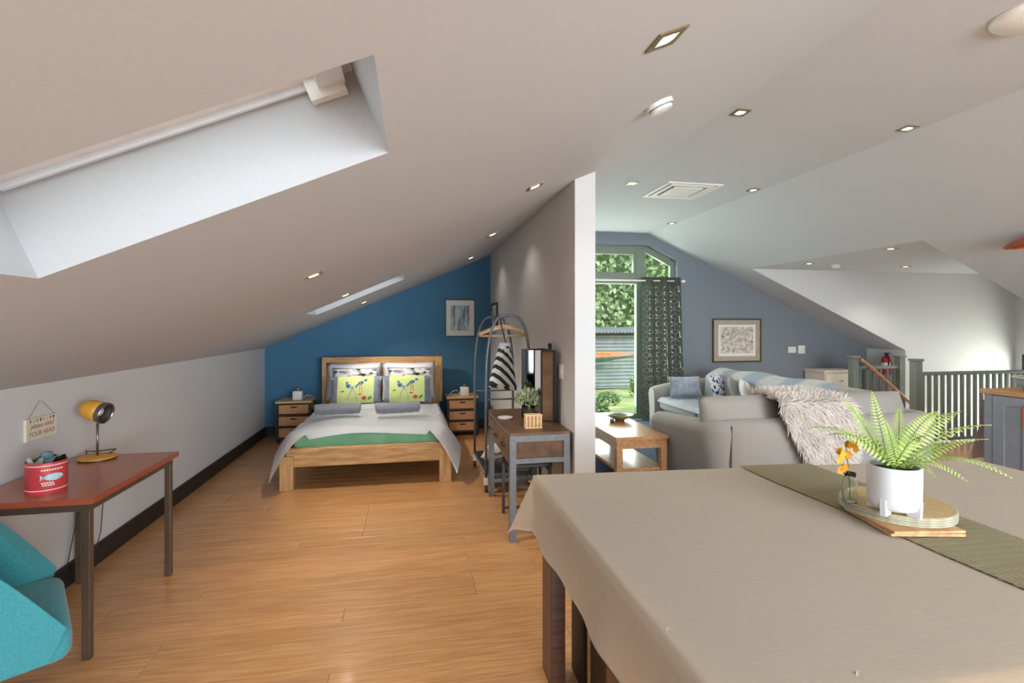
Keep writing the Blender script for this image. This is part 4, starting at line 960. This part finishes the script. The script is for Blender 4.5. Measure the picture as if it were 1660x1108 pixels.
# throws
def thr(u, v): # over the back of the far wing
    y = 4.25 + 2.42 * u; s = v * 1.15
    if s < .25: p = (4.655, .50 + s)
    else:
        a = min(1, (s - .25) / .40); p = (4.655 - .52 * a, .75 + .115 * math.sin(math.pi * min(1, a * 1.0)) + (.0))
        if s > .65: q = s - .65; p = (4.135 - .05 * q, .75 - q * .62)
    drop = .03 * max(0, (4.7 - y) / .5)
    return Vector((p[0] + .012 * math.sin(y * 9), y, p[1] + .012 * math.sin(y * 6.5 + 1) - drop + .014))
mb = MB().grid(thr, 60, 30); bmesh.ops.solidify(mb.b, geom=mb.b.faces[:], thickness=.012)
tag(mb.build('striped_throw', 'blue_throw', None, True), 'pale blue and white striped throw over the sofa back', 'throw')
def sthr(u, v):
    return Vector((3.37 + .72 * v, 4.95 + 1.70 * u, .478 + .008 * math.sin(u * 21) * math.sin(v * 8) - (.05 * max(0, 1 - v / .06))))
mb = MB().grid(sthr, 40, 24); bmesh.ops.solidify(mb.b, geom=mb.b.faces[:], thickness=-.012)
tag(mb.build('seat_throw', 'seat_throw', None, True), 'light blue white throw spread on the sofa seat', 'throw')
def cush(name, m, x, y, z, w_, h_, t, rz, tilt, lab, m2=None):
    tt = thing(name, (x, y, z), lab, 'cushion'); mx = Matrix.Rotation(rz, 4, 'Z') @ Matrix.Rotation(tilt, 4, 'X')
    c_ = MB().pillow(w_, h_, t, mx).build('cover', m, tt, True)
    pp = []
    for k in range(40):
        q = k / 40 * 4; s_ = q % 1; u_, v_ = {0: (2 * s_ - 1, -1), 1: (1, 2 * s_ - 1), 2: (1 - 2 * s_, 1), 3: (-1, 1 - 2 * s_)}[int(q)]
        pp.append(mx @ Vector((u_ * w_ / 2 * (1 - .06 * (1 - v_ * v_) * abs(u_)), 0, v_ * h_ / 2 * (1 - .06 * (1 - u_ * u_) * abs(v_)))))
    MB().tube(pp, .006, 6, True).build('piping', m2 or m, tt, True)
def cpos(px, py, y): return on_y(px, py, y)
c = cpos(1111, 645, 6.55); cush('velvet_cushion', 'silver_velvet', c.x, c.y, .63, .47, .29, .15, R(0), R(-12), 'shimmering silver blue velvet cushion against the sofa arm')
c = cpos(1168, 638, 6.25); cush('floral_sofa_cushion', 'blue_floral', c.x - .03, c.y, .66, .40, .38, .13, R(38), R(-18), 'white cushion with navy flower print on the sofa', 'paper')
c = cpos(1190, 640, 6.05); cush('taupe_cushion', 'grey_fabric', c.x - .01, c.y, .645, .36, .36, .12, R(60), R(-16), 'plain taupe cushion tucked behind the white cushion')
c = cpos(1212, 640, 5.6); cush('white_cushion', 'cream_fabric', c.x - .01, c.y, .65, .42, .36, .13, R(62), R(-16), 'plain off white cushion leaning on the sofa throw')
c = cpos(1235, 642, 5.2); cush('pale_grey_cushion', 'grey_fabric', c.x + .03, c.y, .63, .40, .34, .12, R(68), R(-16), 'pale grey cushion beside the off white one')
c = cpos(1262, 648, 4.75); cush('blue_cushion', 'deep_blue', c.x + .05, c.y, .63, .46, .34, .12, R(72), R(-14), 'bright blue cushion half hidden behind the sheepskin')
# sheepskin over the sofa back
sk = thing('sheepskin', (3.5, 3.7, .75), 'long haired cream sheepskin draped over the sofa back', 'sheepskin')
def skin(u, v):
    s = v * 1.15; w_ = .62 * (.80 + .20 * math.sin(math.pi * min(1, v * 1.2))); sh_ = .16 * v if v > .4 else .064
    x = -.28 + .02 + (u - .5) * w_ + .30 * max(0, v - .35) + .03 * math.sin(v * 9 + u * 3)
    if s < .35: y, z = .42 - s, .12 + .03 * math.sin(s * 9)
    elif s < .52: a = (s - .35) / .17 * math.pi / 2; y, z = .07 - .115 * math.sin(a), .14 - .06 * (1 - math.cos(a)) 
    else: q = s - .52; y, z = -.05 - .015 * math.sin(q * 6), .08 - q
    return Vector((x, y, z))
mb = MB().grid(skin, 24, 40); bmesh.ops.solidify(mb.b, geom=mb.b.faces[:], thickness=.01)
mb.build('hide', 'fur_hide', sk, True)
random.seed(4); vv, ff = [], []
for i in range(15000):
    u, v = random.random(), random.random() ** .9
    p = skin(u, v); e = .01; n_ = (skin(min(1, u + e), v) - p).cross(skin(u, min(1, v + e)) - p)
    n_ = n_.normalized() if n_.length > 0 else Vector((0, -1, 0))
    if n_.y > .2 or (n_.z < -.2): n_ = -n_
    ln = random.uniform(.05, .10); d = (n_ * random.uniform(.3, .8) + Vector((random.uniform(-.6, .6), random.uniform(-.3, .1), random.uniform(-.95, -.05)))).normalized()
    if v < .4: d = (n_ * .7 + Vector((random.uniform(-.7, .7), random.uniform(-.7, .3), random.uniform(-.2, .3)))).normalized()
    sd = d.cross(n_); sd = sd.normalized() * .0034 if sd.length > .01 else Vector((.0034, 0, 0))
    mid = p + d * ln * .55 + Vector((0, 0, -.004)); end = p + d * ln + Vector((0, 0, -.016)); q = len(vv)
    vv += [p - sd, p + sd, mid + sd * .8, mid - sd * .8, end]; ff += [(q, q + 1, q + 2, q + 3), (q + 3, q + 2, q + 4)]
me = bpy.data.meshes.new('fleece'); me.from_pydata(vv, [], ff); me.materials.append(M['fur']); o = bpy.data.objects.new('fleece', me); col.objects.link(o); o.parent = sk; o['kind'] = 'stuff'
# ------------------------------------------------------------------ coffee table and bowl
cf = thing('coffee_table', (2.09, 5.05, .016), 'low oak coffee table with a lower shelf by the window', 'coffee table')
MB().box(-.26, .26, -.64, .66, .415, .45, .004).build('table_top', 'table_oak', cf)
for sx in (-.25, .19):
    for sy in (-.63, .59): MB().box(sx, sx + .06, sy, sy + .06, 0, .415, .003).build('leg', 'table_oak', cf)
for sx in (-.245, .225): MB().box(sx, sx + .02, -.57, .59, .335, .415).build('apron', 'table_oak', cf)
for sy in (-.62, .63): MB().box(-.19, .19, sy, sy + .02, .335, .415).build('apron', 'table_oak', cf)
MB().box(-.235, .235, -.61, .63, .12, .15, .003).build('shelf', 'table_oak', cf)
p = on_z(1024, 681, .466); bw = thing('bowl', (min(p.x, 2.2), p.y, .466), 'glazed olive and brown bowl on the coffee table', 'bowl')
MB().lathe([(0, 0), (.05, 0), (.055, .012), (.11, .035), (.15, .065), (.146, .068), (.105, .042), (.05, .02), (0, .018)], n=36).build('dish', 'bowl_glaze', bw, True)
p = on_z(992, 684, .466); rm = thing('remote_control', (p.x, p.y, .466), 'dark remote control on the coffee table beside the bowl', 'remote', None, R(70))
MB().box(-.08, .08, -.022, .022, 0, .018, .005).build('case', 'espresso', rm)
for i in range(5): MB().box(-.06 + i * .025, -.048 + i * .025, -.008, .008, .018, .0205).build('button', 'grey_metal', rm)
# ------------------------------------------------------------------ curtain and pole
cp = thing('curtain_pole', (2.9, YE - .12, 2.175), 'slim pale curtain pole across the garden window', 'curtain pole')
MB().tube([(-1.3, 0, 0), (1.2, 0, 0)], .013, 10).build('rod', 'white_plastic', cp, True)
MB().lathe([(0, -.03), (.02, -.02), (.022, 0), (.02, .02), (0, .03)], (1.215, 0, 0), 14, Matrix.Rotation(R(90), 4, 'Y')).build('finial', 'white_plastic', cp, True)
for x in (-1.2, 1.17): MB().tube([(x, 0, 0), (x, .115, 0)], .008, 8).build('bracket', 'white_plastic', cp, True)
cur = thing('curtain', (3.74, YE - .12, .03), 'grey curtain with silver cube lattice pattern gathered at the window side', 'curtain')
def cufun(u, v, off=0):
    wd = .60 + .08 * (1 - v) ; x = (u - .5) * wd + .03 * (1 - v)
    return Vector((x, .045 * math.sin(u * 2 * math.pi * 2.5 + 2.2) * (.75 + .25 * v) - .01 - off, 2.20 * v))
mb = MB().grid(lambda u, v: cufun(u, v), 90, 24); bmesh.ops.solidify(mb.b, geom=mb.b.faces[:], thickness=.003); mb.build('drape', 'curtain_cloth', cur, True)
mb = MB(); Wf = .80; h = .094; rr = h / math.sqrt(3) * 1.0
def cl(a, b): # cloth metres to fold surface
    return cufun(min(1, max(0, a / Wf)), min(1, max(0, b / 2.2)), .0035)
def ribbon(a0, b0, a1, b1, w2=.005):
    n = 4; dx, dy = a1 - a0, b1 - b0; L = math.hypot(dx, dy); nx, ny = -dy / L * w2, dx / L * w2; prev = None
    for k in range(n + 1):
        t = k / n; A = mb.b.verts.new(cl(a0 + dx * t + nx, b0 + dy * t + ny)); B = mb.b.verts.new(cl(a0 + dx * t - nx, b0 + dy * t - ny))
        if prev: mb.b.faces.new((prev[0], A, B, prev[1]))
        prev = (A, B)
s_ = .078; hx = s_ * math.sqrt(3)
for row in range(-1, 24):
    for c_ in range(-1, 11):
        x = c_ * hx + (hx / 2 if row % 2 else 0); y = row * s_ * 1.5
        if not (0 <= x <= Wf and .05 <= y <= 2.05): continue
        for k in range(3):
            a = R(90 + 120 * k); x1, y1 = x + s_ * math.cos(a), y + s_ * math.sin(a); ribbon(x, y, x1, y1)
        for k in range(3):
            a0, a1 = R(90 + 60 * k), R(150 + 60 * k); ribbon(x + s_ * math.cos(a0), y + s_ * math.sin(a0), x + s_ * math.cos(a1), y + s_ * math.sin(a1))
o = mb.build('lattice_print', 'steel', cur); o['kind'] = 'stuff'
for i in range(5):
    MB().tube([(-.26 + i * .13, .0 + .021 * math.cos(a), 2.145 + .021 * math.sin(a)) for a in [k * math.pi / 6 for k in range(12)]], .004, 6, True).build('eyelet_ring', 'steel', cur, True)
# ------------------------------------------------------------------ cabinet, extinguisher, balustrade
cbn = thing('cream_cabinet', (6.64, 7.13, 0), 'cream painted cabinet standing against the grey wall', 'cabinet')
MB().box(-.30, .30, -.20, .21, 0, .75, .004).build('body', 'cream_cabinet', cbn); MB().box(-.32, .32, -.225, .215, .75, .78, .006).build('cabinet_top', 'cream_cabinet', cbn)
d_ = MB().box(-.28, .28, -.215, -.20, .50, .73, .004).build('drawer', 'cream_cabinet', cbn); MB().lathe([(0, 0), (.012, .004), (.014, .014), (0, .02)], (0, -.215, .615), 12, Matrix.Rotation(R(90), 4, 'X')).build('knob', 'steel', d_, True)
for x in (-.28, .005):
    d_ = MB().box(x, x + .275, -.215, -.20, .05, .48, .004).build('door', 'cream_cabinet', cbn); MB().lathe([(0, 0), (.012, .004), (.014, .014), (0, .02)], (.03 if x > -.1 else -.03, -.215, .36), 12, Matrix.Rotation(R(90), 4, 'X')).build('knob', 'steel', d_, True)
ex = thing('fire_extinguisher', (XR - .085, 6.93, .70), 'red fire extinguisher mounted on the low white wall by the stairs', 'extinguisher')
MB().lathe([(0, 0), (.06, 0), (.065, .012), (.065, .25), (.05, .285), (.02, .30), (0, .30)], n=24).build('cylinder', 'red_enamel', ex, 40)
MB().lathe([(0, .30), (.018, .30), (.018, .335), (0, .34)], n=14).box(-.012, .012, -.06, .03, .335, .35).build('valve', 'dark_metal', ex)
MB().tube([(0, -.03, .32), (-.03, -.07, .27), (-.03, -.075, .1)], .009, 8).build('hose', 'black_paint', ex, True)
MB().box(.06, .084, -.03, .03, .10, .2).build('bracket', 'dark_metal', ex)
MB().lathe([(.0653, .10), (.0658, .101), (.0658, .19), (.0653, .191)], n=24).build('label', 'paper', ex)
bl = thing('balustrade', (6.27, 5.385, 0), 'sage grey painted balustrade round the stairwell', 'balustrade')
def newel(x, y, h_, z0=0):
    n_ = MB().box(x - .048, x + .048, y - .048, y + .048, z0, h_ - .03, .004).build('newel_post', 'balustrade', bl)
    MB().box(x - .062, x + .062, y - .062, y + .062, h_ - .03, h_, .008).build('newel_cap', 'balustrade', n_)
newel(0, 0, 1.07); newel(0, .935, 1.05); newel(.80, .935, 1.05); newel(3.40, 0, 1.07)
def rail(x0, x1, y):
    MB().box(x0, x1, y - .032, y + .032, .855, .90, .012, 3).build('top_rail', 'balustrade', bl, 50)
    MB().box(x0, x1, y - .025, y + .025, .02, .05, .004).build('bottom_rail', 'balustrade', bl)
    n_ = int((x1 - x0) / .103)
    for i in range(n_):
        x = x0 + (i + .5) * (x1 - x0) / n_; MB().box(x - .016, x + .016, y - .016, y + .016, .05, .855).build('baluster', 'balustrade', bl)
rail(.048, 3.352, 0); rail(.048, .752, .935)
MB().tube([(.06, .87, 1.0), (.12, .87, .965), (.80, .87, .44), (1.9, .87, -.41)], .024, 10).build('handrail', 'handrail_wood', bl, True)
for t in (.2, 1.2): MB().tube([(t, .87, .88 - .77 * (t - .12)), (t, .905, .84 - .77 * (t - .12)), (t, 1.23, .84 - .77 * (t - .12))] if t > 1 else [(t, .87, .88), (t, .90, .85), (t, .93, .86)], .008, 6).build('rail_bracket', 'steel', bl, True)
stt = thing('staircase', (6.30, 5.86, 0), 'wooden stairs going down behind the balustrade', 'stairs')
for i in range(11):
    MB().box(.02 + i * .235, .29 + i * .235, -.40, .40, -.20 * (i + 1) - .03, -.20 * (i + 1)).build('tread', 'handrail_wood', stt)
    MB().box(.0 + i * .235, .02 + i * .235, -.40, .40, -.20 * (i + 1), -.20 * i - .03).build('riser', 'white_gloss', stt)
struct(MB().box(6.27, XR, 6.62, DY1 - .01, -2.6, 0), 'wall_stairwell', 'wall_white')
# ------------------------------------------------------------------ kitchen island end
ki = thing('kitchen_island', (5.18, 3.0, 0), 'grey shaker kitchen island with oak worktop', 'kitchen island')
MB().box(.02, .66, -1.5, .79, .10, .87, .003).build('carcass', 'kitchen_grey', ki); MB().box(.06, .62, -1.46, .75, 0, .10).build('plinth', 'kitchen_grey', ki)
MB().box(-.02, .70, -1.54, .83, .87, .91, .004).build('worktop', 'worktop_oak', ki)
MB().box(.0, .02, .73, .80, .10, .87, .002).build('end_post', 'kitchen_grey', ki)
for i in range(7):
    y1 = .725 - i * .305; y0 = y1 - .30
    d_ = MB().box(.004, .02, y0, y1, .11, .86).build('door', 'kitchen_grey', ki)
    mb = MB().box(-.004, .004, y0, y0 + .07, .11, .86).box(-.004, .004, y1 - .09, y1, .11, .86).box(-.004, .004, y0 + .07, y1 - .09, .78, .86).box(-.004, .004, y0 + .07, y1 - .09, .11, .19); mb.build('door_frame', 'kitchen_grey', d_)
    MB().tube([(-.004, y0 + .045, .80), (-.034, y0 + .045, .80), (-.034, y0 + .045, .60), (-.004, y0 + .045, .60)], .006, 8).build('handle', 'copper', d_)
tw = MB().grid(lambda u, v: Vector((5.22 + .22 * u + .02 * math.sin(v * 5), 3.83 + .015 + .05 * math.sin(u * 7) * v + .10 * v * (1 - u), .80 - .62 * v + .14 * u * v)), 20, 30); bmesh.ops.solidify(tw.b, geom=tw.b.faces[:], thickness=.004)
tag(tw.build('tea_towel', 'towel_mauve', None, True), 'pale mauve tea towel hanging at the end of the kitchen island', 'tea towel')
tu = thing('oval_tub', (5.50, 3.42, .911), 'oval grey enamel tub with cream rim on the oak worktop', 'tub')
MB().lathe([(0, 0), (.19, 0), (.215, .04), (.24, .11), (.232, .11), (.205, .04), (.18, .01), (0, .01)], n=40, sx=.95, sy=1.35).build('basin', 'enamel_grey', tu, True)
MB().lathe([(.236, .108), (.252, .110), (.256, .118), (.248, .124), (.234, .12)], n=40, sx=.95, sy=1.35).build('rim', 'enamel_rim', tu, True)
pd = on_y(1644, 399, 3.3); pn = thing('pendant_lamp', (pd.x + .17, 3.3, pd.z), 'copper pendant lamp above the kitchen island', 'lamp')
zc = ZR(pd.x + .17) - pd.z
MB().lathe([(.165, 0), (.16, .012), (.12, .05), (.05, .085), (.02, .09), (.02, .11), (0, .11)], n=32).build('shade', 'copper', pn, True)
MB().tube([(0, 0, .10), (0, 0, max(.12, zc))], .004, 6).build('flex', 'cord', pn); MB().lathe([(0, .01), (.03, .02), (.03, .05), (.015, .08), (0, .08)], n=14).build('bulb', 'white_gloss', pn, True)
# ------------------------------------------------------------------ ceiling fittings
def on_right(px, py):
    v = ray(px, py); return Vector((0, 0, EYE)) + v * ((ZF + SR * XB - EYE) / (v.z + SR * v.x))
NL = Vector((.4346, 0, -1)).normalized(); NF = Vector((0, 0, -1)); NR = Vector((-SR, 0, -1)).normalized()
def downlight(p, n, lab, watts, sq=.1):
    t = thing('downlight', p, lab, 'downlight', 'recessed square downlights'); q = n.to_track_quat('Z', 'X'); t.rotation_mode = 'QUATERNION'; t.rotation_quaternion = q
    h_ = sq / 2
    mb = MB(); mb.box(-h_, h_, -h_, -h_ + .022, 0, .006).box(-h_, h_, h_ - .022, h_, 0, .006).box(-h_, -h_ + .022, -h_ + .022, h_ - .022, 0, .006).box(h_ - .022, h_, -h_ + .022, h_ - .022, 0, .006); mb.build('bezel', 'brushed_brass', t)
    MB().lathe([(0, .002), (.026, .002), (.029, .005), (.0, .007)], n=20).build('lamp_face', 'lamp_glow', t)
    l = bpy.data.lights.new('downlight_beam', 'SPOT'); l.energy = watts; l.color = (1, .88, .72); l.spot_size = R(120); l.spot_blend = .8; l.shadow_soft_size = .03
    o = bpy.data.objects.new('downlight_beam', l); col.objects.link(o); o.location = p + n * .03; o.rotation_euler = (-n).to_track_quat('Z', 'Y').to_euler()
DL = [((508, 446), 'L', 'over the foot of the bed beside the roof window'), ((560, 478), 'L', 'near side of the bedroom roof window'), ((590, 490), 'L', 'far side of the bedroom roof window'), ((867, 302), 'L', 'high on the slope next to the partition end'), ((798, 380), 'L', 'on the slope halfway along the partition'), ((763, 418), 'L', 'on the slope near the blue wall'), ((1080, 62), 'L', 'on the slope in front of the smoke alarm'),
      ((1200, 182), 'F', 'in the flat ceiling behind the smoke alarm'), ((1471, 208), 'F', 'in the flat ceiling above the kitchen side'), ((1025, 297), 'F', 'in the flat ceiling beside the air vent, partition side'), ((1221, 308), 'F', 'in the flat ceiling beside the air vent, stair side'), ((1089, 362), 'F', 'in the flat ceiling close to the garden window')]
for (px, py), kind, wh in DL:
    p = on_left(px, py) if kind == 'L' else on_z(px, py, ZF)
    downlight(p, NL if kind == 'L' else NF, 'lit square downlight ' + wh, 50 if px < 600 else 3 if kind == 'L' else 16)
for (px, py), wh in (((1312, 427), 'at the far end of the dormer ceiling'), ((1444, 403), 'at the near end of the dormer ceiling'), ((1468, 432), 'in the dormer ceiling over the stairs')):
    downlight(on_z(px, py, ZD), NF, 'lit square downlight ' + wh, 26)
def alarm(p, n, lab, r=.055):
    t = thing('smoke_alarm', p, lab, 'smoke alarm'); t.rotation_mode = 'QUATERNION'; t.rotation_quaternion = n.to_track_quat('Z', 'X')
    MB().lathe([(0, 0), (r, 0), (r, .014), (r * .95, .018), (0, .018)], n=32).build('base', 'white_plastic', t, 40)
    MB().lathe([(r * .82, .018), (r * .85, .024), (r * .80, .036), (r * .5, .042), (0, .042)], n=32).build('cover', 'white_gloss', t, 40)
    MB().lathe([(r * .83, .0195), (r * .87, .0205), (r * .87, .0225), (r * .83, .0235)], n=32).build('vent_slot', 'dark_metal', t)
alarm(on_left(1068, 168), NL, 'round white smoke alarm on the sloped ceiling', .062)
alarm(on_z(1355, 430, ZD), NF, 'small white smoke alarm on the dormer ceiling')
p = on_z(1660, 22, ZF); t = thing('ceiling_light', (p.x + .04, p.y, ZF), 'round cream flush ceiling light on the flat ceiling', 'ceiling light')
MB().lathe([(0, 0), (.14, 0), (.14, -.012), (.12, -.03), (0, -.036)], n=36).build('diffuser', 'white_plastic', t, True); MB().lathe([(.135, 0), (.145, 0), (.145, -.008), (.135, -.01)], n=36).build('trim_ring', 'cream_cabinet', t)
a_, b_ = on_z(1040, 320, ZF), on_z(1175, 297, ZF); cxy = (a_ + b_) / 2
av = thing('air_vent', (cxy.x, cxy.y, ZF), 'square white ceiling air vent with stepped grille', 'vent')
def sqr(h0, h1, z0, z1): return MB().box(-h1, h1, -h1, -h0, z0, z1).box(-h1, h1, h0, h1, z0, z1).box(-h1, -h0, -h0, h0, z0, z1).box(h0, h1, -h0, h0, z0, z1)
sqr(.26, .30, -.012, 0).build('frame', 'white_plastic', av); sqr(.195, .24, -.016, -.004).build('louvre', 'white_plastic', av); MB().box(-.16, .16, -.16, .16, -.02, -.006, .003).build('centre_panel', 'white_plastic', av); MB().box(-.26, .26, -.26, .26, -.003, 0).build('backing', 'grey_metal', av)
